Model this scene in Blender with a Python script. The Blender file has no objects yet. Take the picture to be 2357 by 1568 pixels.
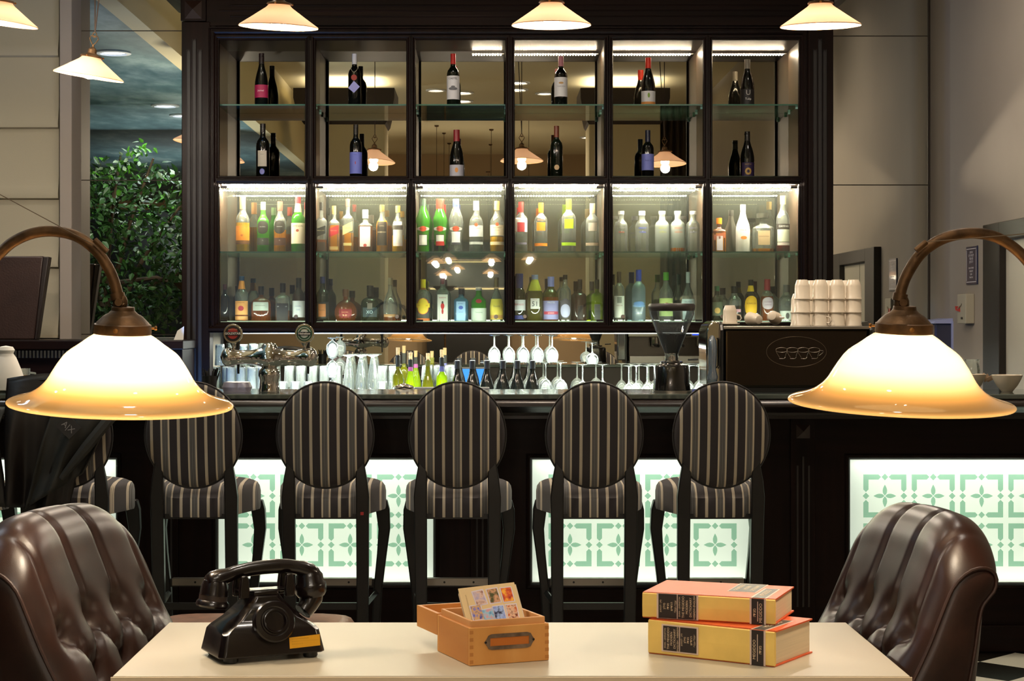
import bpy, math, random
from mathutils import Vector, Matrix
random.seed(7)
PI = math.pi
C = bpy.context.scene.collection
sc = bpy.context.scene

# ---------------------------------------------------------------- camera
CAMZ, F, PX, PY = 1.45, 4200.0, 1120.0, 742.0
cam_d = bpy.data.cameras.new('camera'); cam = bpy.data.objects.new('camera', cam_d); C.objects.link(cam)
cam.location = (0, 0, CAMZ); cam.rotation_euler = (PI/2, 0, 0)
cam_d.sensor_width = 36; cam_d.lens = F/2357*36
cam_d.shift_x = (1178.5-PX)/2357; cam_d.shift_y = (PY-784)/2357
cam_d.clip_start = 0.05; cam_d.clip_end = 100
sc.camera = cam
# ---------------------------------------------------------------- view, world, light paths
sc.view_settings.view_transform = 'Standard'; sc.view_settings.look = 'None'
sc.view_settings.exposure = 0.0; sc.view_settings.gamma = 1.0
sc.view_settings.use_curve_mapping = False
w = bpy.data.worlds.new('world'); sc.world = w; w.use_nodes = True
w.node_tree.nodes['Background'].inputs[0].default_value = (1.0, 0.86, 0.68, 1)
w.node_tree.nodes['Background'].inputs[1].default_value = 0.1
cy = sc.cycles
cy.max_bounces = 14; cy.diffuse_bounces = 4; cy.glossy_bounces = 6; cy.transmission_bounces = 6
cy.transparent_max_bounces = 28; cy.caustics_reflective = False; cy.caustics_refractive = False
cy.sample_clamp_indirect = 4.0; cy.sample_clamp_direct = 0
cy.blur_glossy = 0.5

def S(px, Y): return (px-PX)*Y/F
def Zp(py, Y): return CAMZ-(py-PY)*Y/F
def P(px, py, Y): return Vector((S(px, Y), Y, Zp(py, Y)))
MIR = 10.95
def PV(px, py, Yv):       # point seen in the wall mirror -> where the thing itself stands
    p = P(px, py, Yv); return Vector((p.x, 2*MIR-p.y, p.z))

def lin(c):
    if isinstance(c, str):
        c = tuple(int(c[i:i+2], 16)/255 for i in (0, 2, 4))
    return tuple((v/12.92 if v <= .04045 else ((v+.055)/1.055)**2.4) for v in c[:3])+(1,)

# ---------------------------------------------------------------- lights with no fixture in view
def spot(name, loc, energy, angle, col=(1, .8, .58), blend=.6, r=.08, parent=None, aim=None):
    l = bpy.data.lights.new(name, 'SPOT'); l.energy = energy; l.spot_size = math.radians(angle)
    l.spot_blend = blend; l.color = col; l.shadow_soft_size = r
    o = bpy.data.objects.new(name, l); C.objects.link(o); o.location = loc
    if aim is not None:
        o.rotation_euler = (Vector(aim)-Vector(loc)).to_track_quat('-Z', 'Y').to_euler()
    if parent: o.parent = parent
    return o
def area(name, loc, sx, sy, energy, col, rot=(0, 0, 0), parent=None):
    l = bpy.data.lights.new(name, 'AREA'); l.shape = 'RECTANGLE'; l.size = sx; l.size_y = sy
    l.energy = energy; l.color = col
    o = bpy.data.objects.new(name, l); C.objects.link(o); o.location = loc; o.rotation_euler = rot
    if parent: o.parent = parent
    return o

# ---------------------------------------------------------------- materials
MATS = {}
def nodes(name):
    m = bpy.data.materials.new(name); m.use_nodes = True
    nt = m.node_tree; b = nt.nodes['Principled BSDF']
    return m, nt, b
def mat(name, col, rough=.5, metal=0, spec=.5, noise=0, nscale=8, bump=0, bscale=60, coat=0, sheen=0, emit=None, es=0, stretch=None):
    if name in MATS: return MATS[name]
    m, nt, b = nodes(name); c = lin(col)
    b.inputs['Base Color'].default_value = c; b.inputs['Roughness'].default_value = rough
    b.inputs['Metallic'].default_value = metal; b.inputs['Specular IOR Level'].default_value = spec
    b.inputs['Coat Weight'].default_value = coat; b.inputs['Sheen Weight'].default_value = sheen
    if emit is not None:
        b.inputs['Emission Color'].default_value = lin(emit); b.inputs['Emission Strength'].default_value = es
    if noise or bump:
        tc = nt.nodes.new('ShaderNodeTexCoord'); mp = nt.nodes.new('ShaderNodeMapping')
        nt.links.new(tc.outputs['Object'], mp.inputs[0])
        if stretch: mp.inputs['Scale'].default_value = stretch
    if noise:
        n = nt.nodes.new('ShaderNodeTexNoise'); n.inputs['Scale'].default_value = nscale; n.inputs['Detail'].default_value = 4
        nt.links.new(mp.outputs[0], n.inputs['Vector'])
        r = nt.nodes.new('ShaderNodeValToRGB')
        r.color_ramp.elements[0].position = .3; r.color_ramp.elements[1].position = .7
        r.color_ramp.elements[0].color = tuple(v*(1-noise) for v in c[:3])+(1,)
        r.color_ramp.elements[1].color = tuple(min(1, v*(1+noise)) for v in c[:3])+(1,)
        nt.links.new(n.outputs[0], r.inputs[0]); nt.links.new(r.outputs[0], b.inputs['Base Color'])
    if bump:
        n2 = nt.nodes.new('ShaderNodeTexNoise'); n2.inputs['Scale'].default_value = bscale
        nt.links.new(mp.outputs[0], n2.inputs['Vector'])
        bp = nt.nodes.new('ShaderNodeBump'); bp.inputs['Strength'].default_value = bump; bp.inputs['Distance'].default_value = .005
        nt.links.new(n2.outputs[0], bp.inputs['Height']); nt.links.new(bp.outputs[0], b.inputs['Normal'])
    MATS[name] = m; return m
def emis(name, col, st):
    if name in MATS: return MATS[name]
    m = bpy.data.materials.new(name); m.use_nodes = True; nt = m.node_tree; nt.nodes.clear()
    e = nt.nodes.new('ShaderNodeEmission'); o = nt.nodes.new('ShaderNodeOutputMaterial')
    e.inputs[0].default_value = lin(col); e.inputs[1].default_value = st
    nt.links.new(e.outputs[0], o.inputs[0]); MATS[name] = m; return m
def glass(name, tint, body=.25, gloss=.05, rough=.05, bodycol=None, edge=.75):
    """thin walled glass: clear in the middle, brighter rim, a little milky body"""
    if name in MATS: return MATS[name]
    m = bpy.data.materials.new(name); m.use_nodes = True; nt = m.node_tree; nt.nodes.clear()
    N = nt.nodes.new; L = nt.links.new
    o = N('ShaderNodeOutputMaterial'); t = N('ShaderNodeBsdfTransparent'); t.inputs[0].default_value = lin(tint)
    d = N('ShaderNodeBsdfTranslucent'); d.inputs[0].default_value = lin(bodycol or tint)
    d2 = N('ShaderNodeBsdfDiffuse'); d2.inputs[0].default_value = lin(bodycol or tint)
    dm = N('ShaderNodeMixShader'); dm.inputs[0].default_value = .5; L(d.outputs[0], dm.inputs[1]); L(d2.outputs[0], dm.inputs[2])
    lw = N('ShaderNodeLayerWeight'); lw.inputs[0].default_value = .35
    mr = N('ShaderNodeMapRange'); mr.inputs[1].default_value = 0; mr.inputs[2].default_value = 1
    mr.inputs[3].default_value = body; mr.inputs[4].default_value = edge
    pw = N('ShaderNodeMath'); pw.operation = 'POWER'; pw.inputs[1].default_value = 2.6; L(lw.outputs['Facing'], pw.inputs[0]); L(pw.outputs[0], mr.inputs[0])
    m1 = N('ShaderNodeMixShader'); L(mr.outputs[0], m1.inputs[0]); L(t.outputs[0], m1.inputs[1]); L(dm.outputs[0], m1.inputs[2])
    g = N('ShaderNodeBsdfGlossy'); g.inputs['Roughness'].default_value = rough
    fr = N('ShaderNodeFresnel'); fr.inputs[0].default_value = 1.5
    ad = N('ShaderNodeMath'); ad.operation = 'MULTIPLY_ADD'; ad.inputs[1].default_value = .9; ad.inputs[2].default_value = gloss
    L(fr.outputs[0], ad.inputs[0])
    m2 = N('ShaderNodeMixShader'); L(ad.outputs[0], m2.inputs[0]); L(m1.outputs[0], m2.inputs[1]); L(g.outputs[0], m2.inputs[2])
    L(m2.outputs[0], o.inputs[0]); MATS[name] = m; return m

# ---------------------------------------------------------------- mesh builder
class MB:
    def __init__(s): s.v = []; s.f = []
    def add(s, vs, fs):
        n = len(s.v); s.v += [tuple(x) for x in vs]; s.f += [tuple(i+n for i in f) for f in fs]; return s
    def box(s, x0, x1, y0, y1, z0, z1):
        v = [(x, y, z) for z in (z0, z1) for y in (y0, y1) for x in (x0, x1)]
        return s.add(v, [(0, 2, 3, 1), (4, 5, 7, 6), (0, 1, 5, 4), (2, 6, 7, 3), (0, 4, 6, 2), (1, 3, 7, 5)])
    def lathe(s, prof, n=28, c=(0, 0, 0), sq=2.0, ry=1.0, axis='z', close=True, M=None):
        vs = []; fs = []
        for r, z in prof:
            for k in range(n):
                a = 2*PI*(k+.5)/n; ca, sa = math.cos(a), math.sin(a)
                if sq != 2.0:
                    q = (abs(ca)**sq+abs(sa)**sq)**(-1/sq); ca *= q; sa *= q
                p = Vector((r*ca, r*sa*ry, z))
                if axis == 'x': p = Vector((p.z, p.x, p.y))
                if axis == 'y': p = Vector((p.x, -p.z, p.y))
                if M: p = M @ p
                vs.append((p.x+c[0], p.y+c[1], p.z+c[2]))
        for i in range(len(prof)-1):
            for k in range(n):
                a, b = i*n+k, i*n+(k+1) % n
                fs.append((a, b, b+n, a+n))
        if close:
            fs.append(tuple(range(n-1, -1, -1))); m = (len(prof)-1)*n; fs.append(tuple(range(m, m+n)))
        return s.add(vs, fs)
    def tube(s, pts, r, n=10, cap=True, flat=None):
        """r: radius or list, flat: (wx, wy) half sizes give a rectangular bar"""
        pts = [Vector(p) for p in pts]; vs = []; fs = []
        up = Vector((0, 0, 1)); prev = None
        for i, p in enumerate(pts):
            t = (pts[min(i+1, len(pts)-1)]-pts[max(i-1, 0)]).normalized()
            if prev is None:
                a = t.orthogonal().normalized() if abs(t.z) < .99 else Vector((1, 0, 0))
                if abs(t.z) < .99: a = t.cross(up).normalized()
            else:
                a = (prev-t*prev.dot(t)).normalized()
            prev = a; b = t.cross(a)
            ri = r[i] if isinstance(r, (list, tuple)) else r
            for k in range(n):
                th = 2*PI*k/n
                vs.append(p+a*(math.cos(th)*ri)+b*(math.sin(th)*ri))
        for i in range(len(pts)-1):
            for k in range(n):
                a0, b0 = i*n+k, i*n+(k+1) % n
                fs.append((a0, b0, b0+n, a0+n))
        if cap:
            fs.append(tuple(range(n-1, -1, -1))); m = (len(pts)-1)*n; fs.append(tuple(range(m, m+n)))
        return s.add(vs, fs)
    def bar(s, rows):
        """rows of (x, y, z, hx, hy): rectangular horizontal sections lofted along z"""
        vs = []; fs = []
        for x, y, z, hx, hy in rows:
            vs += [(x-hx, y-hy, z), (x+hx, y-hy, z), (x+hx, y+hy, z), (x-hx, y+hy, z)]
        for i in range(len(rows)-1):
            for k in range(4):
                a, b = 4*i+k, 4*i+(k+1) % 4; fs.append((a, b, b+4, a+4))
        fs.append((3, 2, 1, 0)); m = 4*(len(rows)-1); fs.append((m, m+1, m+2, m+3))
        return s.add(vs, fs)
    def loft(s, loops, cap=True):
        n = len(loops[0]); vs = [p for l in loops for p in l]; fs = []
        for i in range(len(loops)-1):
            for k in range(n):
                a, b = i*n+k, i*n+(k+1) % n; fs.append((a, b, b+n, a+n))
        if cap:
            fs.append(tuple(range(n-1, -1, -1))); m = (len(loops)-1)*n; fs.append(tuple(range(m, m+n)))
        return s.add(vs, fs)
    def grid(s, fn, nu, nv, wrap=False):
        vs = [fn(i/nu, j/nv) for j in range(nv+1) for i in range(nu+1)]; fs = []
        for j in range(nv):
            for i in range(nu):
                a = j*(nu+1)+i; fs.append((a, a+1, a+nu+2, a+nu+1))
        return s.add(vs, fs)
    def prism(s, poly, y0, y1, plane='xz', M=None):
        """a 2D outline given real thickness"""
        n = len(poly)
        if plane == 'xz': f = lambda p, y: Vector((p[0], y, p[1]))
        elif plane == 'xy': f = lambda p, y: Vector((p[0], p[1], y))
        else: f = lambda p, y: Vector((y, p[0], p[1]))
        vs = [f(p, y0) for p in poly]+[f(p, y1) for p in poly]
        if M: vs = [M @ v for v in vs]
        fs = [tuple(range(n)), tuple(range(2*n-1, n-1, -1))]+[(k, k+n, (k+1) % n+n, (k+1) % n) for k in range(n)]
        return s.add(vs, fs)
    def ring(s, x0, x1, z0, z1, prof, ysign=1):
        """moulding swept round a rectangle: prof of (outset, y)"""
        vs = []; fs = []
        for o, y in prof:
            vs += [(x0-o, y, z0-o), (x1+o, y, z0-o), (x1+o, y, z1+o), (x0-o, y, z1+o)]
        for i in range(len(prof)-1):
            for k in range(4):
                a, b = 4*i+k, 4*i+(k+1) % 4; fs.append((a, b, b+4, a+4))
        return s.add(vs, fs)
    def disc(s, c, r, n=24, axis='y', t=.001):
        return s.lathe([(r, -t/2), (r, t/2)], n, c, axis=axis)
    def ball(s, c, r, n=16, sc_=(1, 1, 1)):
        m = n//2; pr = [(max(1e-4, r*math.sin(PI*i/m)), -r*math.cos(PI*i/m)) for i in range(m+1)]
        vs = []; fs = []
        for rr, z in pr:
            for k in range(n):
                a = 2*PI*k/n; vs.append((c[0]+rr*math.cos(a)*sc_[0], c[1]+rr*math.sin(a)*sc_[1], c[2]+z*sc_[2]))
        for i in range(m):
            for k in range(n):
                a, b = i*n+k, i*n+(k+1) % n; fs.append((a, b, b+n, a+n))
        return s.add(vs, fs)

def part(name, mb, m, parent=None, smooth=True, ang=38, bevel=0, bseg=2, label=None, sub=0, solid=0, fixn=True):
    me = bpy.data.meshes.new(name); me.from_pydata(mb.v, [], mb.f); me.validate()
    if fixn:
        import bmesh
        bm = bmesh.new(); bm.from_mesh(me); bmesh.ops.recalc_face_normals(bm, faces=bm.faces); bm.to_mesh(me); bm.free()
    if isinstance(m, (list, tuple)):
        for x in m: me.materials.append(x)
    else: me.materials.append(m)
    if smooth:
        for p in me.polygons: p.use_smooth = True
        me.set_sharp_from_angle(angle=math.radians(ang))
    o = bpy.data.objects.new(name, me); C.objects.link(o)
    if parent: o.parent = parent
    if solid:
        md = o.modifiers.new('solid', 'SOLIDIFY'); md.thickness = solid; md.offset = 0
    if bevel:
        md = o.modifiers.new('bevel', 'BEVEL'); md.width = bevel; md.segments = bseg; md.limit_method = 'ANGLE'; md.angle_limit = math.radians(40)
    if sub:
        md = o.modifiers.new('sub', 'SUBSURF'); md.levels = sub; md.render_levels = sub
    if label: o['label'] = label
    return o
def tag(o, label, cat, group=None):
    o['label'] = label; o['category'] = cat
    if group: o['group'] = group
    return o
def thing(name, label, cat, loc=(0, 0, 0), rz=0, group=None, rot=None):
    o = bpy.data.objects.new(name, None); C.objects.link(o); o.location = loc
    o.rotation_euler = rot if rot else (0, 0, rz); o.empty_display_size = .05
    return tag(o, label, cat, group)
def struct(name, mb, m, parent=None, **k):
    o = part(name, mb, m, parent, **k)
    if not parent: o['kind'] = 'structure'
    return o
def dup(o, loc=None, rz=None, label=None, parent=None, group=None):
    c = o.copy(); C.objects.link(c)
    if parent is not None: c.parent = parent
    if loc is not None: c.location = loc
    if rz is not None: c.rotation_euler = (o.rotation_euler[0], o.rotation_euler[1], rz)
    if label: c['label'] = label
    if group: c['group'] = group
    for ch in [x for x in o.children]:
        d = dup(ch, parent=c)
        d.matrix_parent_inverse = ch.matrix_parent_inverse.copy()
    return c
ORD = ['first', 'second', 'third', 'fourth', 'fifth', 'sixth', 'seventh', 'eighth', 'ninth', 'tenth', 'eleventh', 'twelfth', 'thirteenth', 'fourteenth', 'fifteenth', 'sixteenth']
def text_mb(txt, size, M=None, depth=.0004, bend=None, align='CENTER', weight=0):
    """letters as a mesh in the xz plane (facing -y), optional wrap round a vertical axis of radius bend"""
    cu = bpy.data.curves.new('lettering', 'FONT'); cu.body = txt; cu.size = size; cu.align_x = align; cu.align_y = 'CENTER'
    cu.resolution_u = 2; cu.offset = weight
    ob = bpy.data.objects.new('lettering', cu); me = bpy.data.meshes.new_from_object(ob)
    mb = MB(); vs = []
    for v in me.vertices:
        x, z = v.co.x, v.co.y
        if bend: p = Vector((bend*math.sin(x/bend), -bend*math.cos(x/bend), z))
        else: p = Vector((x, 0, z))
        vs.append(M @ p if M else p)
    mb.add(vs, [tuple(p.vertices) for p in me.polygons])
    bpy.data.objects.remove(ob); bpy.data.curves.remove(cu); bpy.data.meshes.remove(me)
    return mb
def T(x=0, y=0, z=0): return Matrix.Translation((x, y, z))
def R(a, ax='Z'): return Matrix.Rotation(math.radians(a), 4, ax)

def wood(name, c1, c2, rough=.35, scale=3, stretch=(1, 1, .08), coat=0, spec=.5):
    if name in MATS: return MATS[name]
    m, nt, b = nodes(name); N = nt.nodes.new; L = nt.links.new
    tc = N('ShaderNodeTexCoord'); mp = N('ShaderNodeMapping'); mp.inputs['Scale'].default_value = stretch
    n = N('ShaderNodeTexNoise'); n.inputs['Scale'].default_value = scale*8; n.inputs['Detail'].default_value = 6
    r = N('ShaderNodeValToRGB'); r.color_ramp.elements[0].color = lin(c1); r.color_ramp.elements[1].color = lin(c2)
    r.color_ramp.elements[0].position = .35; r.color_ramp.elements[1].position = .7
    L(tc.outputs['Object'], mp.inputs[0]); L(mp.outputs[0], n.inputs['Vector']); L(n.outputs[0], r.inputs[0]); L(r.outputs[0], b.inputs['Base Color'])
    b.inputs['Roughness'].default_value = rough; b.inputs['Coat Weight'].default_value = coat
    b.inputs['Specular IOR Level'].default_value = spec
    MATS[name] = m; return m

DARK = wood('dark_stained_wood', '0f0604', '1b0d09', .38, 3, (1, 1, .06), spec=.12)
DARKH = wood('dark_stained_wood_rail', '0f0604', '1b0d09', .38, 3, (.06, 1, 1), spec=.12)
BLACKW = mat('black_lacquer', '0c0908', .38)
CREAM = mat('cream_paint', 'b9ad94', .7, noise=.05, nscale=1.5)
BRONZE = mat('aged_bronze', '5e452c', .5, .75, noise=.45, nscale=30, bump=.2)
BRASS = mat('old_brass', '8a6030', .4, .8, noise=.3, nscale=40)
CHROME = mat('chrome', 'd8d4cf', .06, 1)
STEEL = mat('brushed_steel', 'a39c92', .3, 1)
BLACKP = mat('black_plastic', '0b0a0a', .35)
WHITE = mat('white_paper', 'e6e2da', .6)
MIRROR = mat('silvered_mirror', 'd9d6cb', .004, 1)
PORC = mat('glazed_porcelain', 'cdbfab', .25, spec=.6)
# ================================================================ ROOM
XR = 2.66; YB = -8.0; XL = -6.6; ZT = 3.45; ZC = 4.2
def floor_mat():
    m, nt, b = nodes('chequer_floor'); N = nt.nodes.new; L = nt.links.new
    tc = N('ShaderNodeTexCoord'); mp = N('ShaderNodeMapping'); mp.inputs['Rotation'].default_value = (0, 0, PI/4)
    mp.inputs['Location'].default_value = (.12, .2, 0)
    ck = N('ShaderNodeTexChecker'); ck.inputs['Scale'].default_value = 1/.30
    ck.inputs[1].default_value = lin('cfc8b8'); ck.inputs[2].default_value = lin('17130f')
    L(tc.outputs['Object'], mp.inputs[0]); L(mp.outputs[0], ck.inputs[0]); L(ck.outputs[0], b.inputs['Base Color'])
    b.inputs['Roughness'].default_value = .25; return m
struct('floor', MB().box(XL, XR, YB, MIR, -.1, 0), floor_mat())
WALLM = mat('wall_paint', 'a89e8c', .75, noise=.06, nscale=1.2)
struct('wall_back', MB().box(XL, XR+.15, MIR+.012, MIR+.15, -.1, ZC), WALLM)
struct('wall_right', MB().box(XR, XR+.15, YB-.15, MIR+.012, -.1, ZC), mat('right_wall_paint', 'a0968a', .8, noise=.05, nscale=1.3))
struct('wall_front', MB().box(XL, XR, YB-.15, YB, -.1, ZC), mat('beige_wall', 'b89f7c', .8, noise=.05, nscale=1))
struct('wall_left', MB().box(XL-.15, XL, YB-.15, MIR+.15, -.1, ZC), mat('dark_teal_wall', '2a3a40', .8))
def sky_mat():
    m, nt, b = nodes('painted_sky'); N = nt.nodes.new; L = nt.links.new
    tc = N('ShaderNodeTexCoord'); mp = N('ShaderNodeMapping'); mp.inputs['Scale'].default_value = (.9, .42, 1)
    n = N('ShaderNodeTexNoise'); n.inputs['Scale'].default_value = 1.6; n.inputs['Detail'].default_value = 9; n.inputs['Roughness'].default_value = .62
    r = N('ShaderNodeValToRGB'); e = r.color_ramp.elements
    e[0].position = .40; e[0].color = lin('38535c'); e[1].position = .68; e[1].color = lin('8fa6a8')
    e2 = e.new(.53); e2.color = lin('56747a')
    L(tc.outputs['Object'], mp.inputs[0]); L(mp.outputs[0], n.inputs['Vector']); L(n.outputs[0], r.inputs[0]); L(r.outputs[0], b.inputs['Base Color'])
    b.inputs['Roughness'].default_value = .7; return m
XE = -2.3
sky = struct('ceiling', MB().box(XL, XE-.001, YB, MIR+.15, ZT, ZT+.12), sky_mat())
struct('ceiling', MB().box(XE-.2, XR+.15, YB-.15, MIR+.15, ZC, ZC+.1), mat('ceiling_cream', 'd2c6a2', .8))
fa = MB().box(XE-.06, XE, YB, MIR, ZT+.02, ZC); fa.box(XE-.10, XE+.03, YB, MIR, ZT-.02, ZT+.14)
struct('trim_1', fa, mat('fascia_cream', 'c9bc96', .8))
# left part of the back wall: pillar and window reveal
struct('trim_2', MB().box(S(137, 10.7), S(172, 10.78), 10.70, MIR+.012, 0, ZC), mat('pillar_grey', '9a9088', .7), bevel=.004)
struct('window_1', MB().box(S(-120, 10.8), S(137, 10.8), 10.86, 10.9, 1.3, 3.6), mat('night_window', '9c9076', .6))
# mirrors fixed to the wall
seam = mat('mirror_joint', '3a3024', .6)
def mirror(x0, x1, z0, z1, label):
    t = thing('wall_mirror', label, 'mirror', ((x0+x1)/2, MIR, (z0+z1)/2))
    a = part('mirror_glass', MB().box(x0+.002-t.location.x, x1-.002-t.location.x, 0, .006, z0+.003-t.location.z, z1-.003-t.location.z), MIRROR, t, smooth=False)
    part('backing', MB().box(x0-t.location.x, x1-t.location.x, .006, .012, z0-t.location.z, z1-t.location.z), seam, t, smooth=False)
xa, xb = S(172, 10.95), S(432, 10.95)
for (p0, p1, lab) in ((-150, 71, 'topmost mirror panel left of the dark cabinet, above the hanging pendant'), (71, 415, 'tall mirror panel left of the cabinet reflecting downlights and a blue painted ceiling'),
                      (415, 770, 'mirror panel left of the cabinet reflecting the dark leafy tree'), (770, 1000, 'lowest mirror panel left of the cabinet behind the dark ledge')):
    mirror(xa, xb, Zp(p1, MIR), Zp(p0, MIR), lab)
xa, xb = S(1905, 10.95), XR-.004
for (p0, p1, lab) in ((-150, 83, 'topmost mirror panel right of the cabinet beside the corner'), (83, 426, 'tall plain mirror panel right of the cabinet reflecting the pale wall'),
                      (426, 1100, 'mirror panel right of the cabinet reflecting the doorway and the blue sign')):
    mirror(xa, xb, Zp(p1, MIR), Zp(p0, MIR), lab)
struct('trim_3', MB().box(XR-.012, XR, MIR-.012, MIR, 1.0, 3.6), mat('dark_bead', '2a2018', .6))
# door in the right wall
d = MB().box(XR-.05, XR+.02, 9.30, 9.60, 0, 1.96).box(XR-.05, XR+.02, 8.4, 9.30, 1.87, 1.96).box(XR-.05, XR+.02, 8.1, 8.4, 0, 1.96)
door = struct('door_1', MB().box(XR-.012, XR+.01, 8.4, 9.30, 0, 1.87), mat('door_grey', 'b9b4a6', .6))
part('door_frame', d, mat('dark_frame', '170f0b', .5), door, smooth=False, bevel=.004)
part('door_seam', MB().box(XR-.014, XR-.011, 8.95, 8.956, 0, 1.87), mat('seam_dark', '6b655a', .6), door, smooth=False)

# ---------------------------------------------------------------- lighting fixtures in the ceilings
LENS = emis('downlight_lens', 'fff0d8', 14)
LENSB = emis('cool_downlight_lens', 'd8e6ff', 9)
def downlight(x, y, z, label, energy=60, col=(1, .82, .6), ang=120, r=.09, cool=False, on=True):
    t = thing('ceiling_downlight', label, 'light', (x, y, z), group='recessed ceiling downlights')
    part('trim_ring', MB().lathe([(r+.03, 0), (r+.03, -.012), (r, -.016), (r-.01, 0)], 28), mat('white_ring', 'd9dde0', .5), t)
    part('lens', MB().disc((0, 0, -.004), r-.012, 28, axis='z'), LENSB if cool else LENS, t)
    if on: spot('downlight_beam', (0, 0, -.03), energy, ang, col, .9, .09, t)
    return t
downlight(-2.76, 8.4, ZT-.001, 'blue-white downlight in the painted ceiling, largest of those reflected left', 35, (.75, .87, 1), 150, .10, True)
downlight(-2.96, 5.1, ZT-.001, 'bright downlight in the painted ceiling, reflected beside the cabinet edge', 55, (.75, .87, 1), 150, .10, True)
downlight(-2.93, 4.3, ZT-.001, 'downlight in the painted ceiling, lowest of those reflected left of the cabinet', 35, (.75, .87, 1), 150, .10, True)
W_ = (1, .89, .76)
for i, (px, py) in enumerate(((1190, 190), (1187, 206), (1062, 213), (1062, 232))):
    s_ = (PY-py)/(ZC-CAMZ); Yv = F/s_
    downlight(S(px, Yv), 2*MIR-Yv, ZC-.001, 'warm ceiling downlight reflected in the upper cabinet mirror, '+ORD[i]+' from the top', 70, W_, 140, .12)
k = 0
for (x, y) in ((-.9, 5.6), (1.4, 5.6), (.2, 3.0), (-.6, .3), (.7, .0), (.2, -2.5), (-1.6, -5.2), (1.5, -5.2), (1.9, 8.9), (-.2, 9.45), (-1.35, 8.9)):  # unseen downlights added as general fill for the room
    downlight(x, y, ZC-.001, 'added warm fill downlight in the cream ceiling, '+ORD[k % 16]+' of those above the room', 95 if y < 8 else 42, W_, 130, .09); k += 1
downlight(2.57, 10.3, ZC-.001, 'narrow downlight close to the right wall washing it with a pale streak', 45, (.95, 1, .8), 7.5, .04)
downlight(2.40, 7.6, ZC-.001, 'wall-washing downlight by the right wall nearer the camera', 60, (1, .9, .7), 70, .07)
downlight(-3.1, 9.9, ZT-.001, 'downlight close to the pale blind on the left', 30, W_, 120, .07)

# ================================================================ ROMAN BLIND, LEDGE, LEFT SIDE
bl = thing('roman_blind', 'cream roman blind hanging in broad flat folds at the far left', 'blind', (S(0, 10.75), 10.75, 1.37))
zf = [Zp(p, 10.75)-1.37 for p in (-160, -30, 132, 297, 460, 618, 775)]
prof = []
for a, b in zip(zf[:-1], zf[1:]):
    prof += [(0, a), (-.004, b+.13), (-.018, b+.075), (-.03, b+.035), (-.026, b+.008), (-.004, b)]
pr = MB().prism([(y, z) for y, z in prof]+[(.02, prof[-1][1]), (.02, prof[0][1])], -1.3, S(136, 10.75)-S(0, 10.75), 'yz')
part('fabric_panel', pr, mat('blind_linen', 'a8a08c', .85, bump=.15, bscale=400), bl, ang=60)
part('bottom_batten', MB().box(-1.3, S(136, 10.75)-S(0, 10.75), -.03, .01, -.012, .004), mat('batten', '9f957f', .7), bl, smooth=False)
lg = thing('radiator_ledge', 'long dark wooden ledge with a metal air grille under the blind', 'ledge', (-2.6, 10.3, 0))
part('cabinet_body', MB().box(-1.4, .93, -.28, .13, 0, 1.30).box(-1.4, .80, .13, .40, 0, 1.30), DARKH, lg, smooth=False, bevel=.004)
part('top_board', MB().box(-1.42, .94, -.32, .13, 1.30, 1.352).box(-1.42, .80, .13, .40, 1.30, 1.352), DARKH, lg, smooth=False, bevel=.006)
gb = MB()
for i in range(110): gb.box(-1.38+i*.02, -1.37+i*.02, -.325, -.305, 1.255, 1.295)
g = part('air_grille', gb, STEEL, lg, smooth=False); g['kind'] = 'stuff'
part('panel_molding', MB().ring(-1.3, -.2, .5, 1.12, [(0, -.275), (.01, -.29), (.025, -.29), (.03, -.28)]).ring(-.1, .78, .5, 1.12, [(0, -.275), (.01, -.29), (.025, -.29), (.03, -.28)]), DARKH, lg)
# dark leather screen standing on the ledge
sb = thing('leather_screen', 'dark brown leather-covered panel standing on the ledge before the blind', 'panel', (S(45, 10.25), 10.28, 1.353))
hh = Zp(589, 10.2)-1.353
part('panel', MB().prism([(-.32, 0), (.085, 0), (.135, hh), (-.32, hh)], -.03, .03), mat('dark_leather_panel', '33221e', .42, noise=.2, nscale=6, bump=.2, bscale=150), sb, bevel=.008)
part('edge_strip', MB().prism([(.086, 0), (.10, 0), (.168, hh-.004), (.136, hh-.004)], -.045, .03), mat('dark_leather_edge', '1f1513', .5), sb, bevel=.005)

# ---------------------------------------------------------------- tree reflected in the left mirror
tr = thing('indoor_tree', 'leafy green indoor tree reflected in the mirror left of the cabinet', 'tree', (-3.55, 4.9, 0))
tm = MB().tube([(0, 0, 0), (.05, .02, .8), (0, .05, 1.5), (-.1, 0, 2.2)], [.07, .055, .05, .03], 10)
part('trunk', tm, mat('tree_bark', '3a2b20', .8, noise=.4, nscale=20, bump=.5), tr)
brm = mat('cut_branch', '4b3a2b', .8, noise=.3, nscale=30)
ends = []
for i, e in enumerate([(.75, .2, 2.55), (.95, .1, 2.0), (.5, .3, 2.95), (-.5, .1, 2.6), (.2, .5, 2.7), (.9, -.3, 1.7), (.1, -.2, 3.02), (-.3, .6, 2.1)]):
    b0 = Vector((0, .03, 1.3+.1*i)); b2 = Vector(e); b1 = (b0+b2)/2+Vector((0, 0, .12))
    part('branch', MB().tube([b0, b1, b2], [.03, .02, .01], 7), brm, tr)
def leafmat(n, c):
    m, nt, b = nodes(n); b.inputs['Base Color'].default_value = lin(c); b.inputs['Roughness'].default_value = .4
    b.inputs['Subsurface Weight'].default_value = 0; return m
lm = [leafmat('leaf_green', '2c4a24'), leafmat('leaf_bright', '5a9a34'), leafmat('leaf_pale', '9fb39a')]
lv = [MB(), MB(), MB()]
rnd = random.Random(3)
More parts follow.
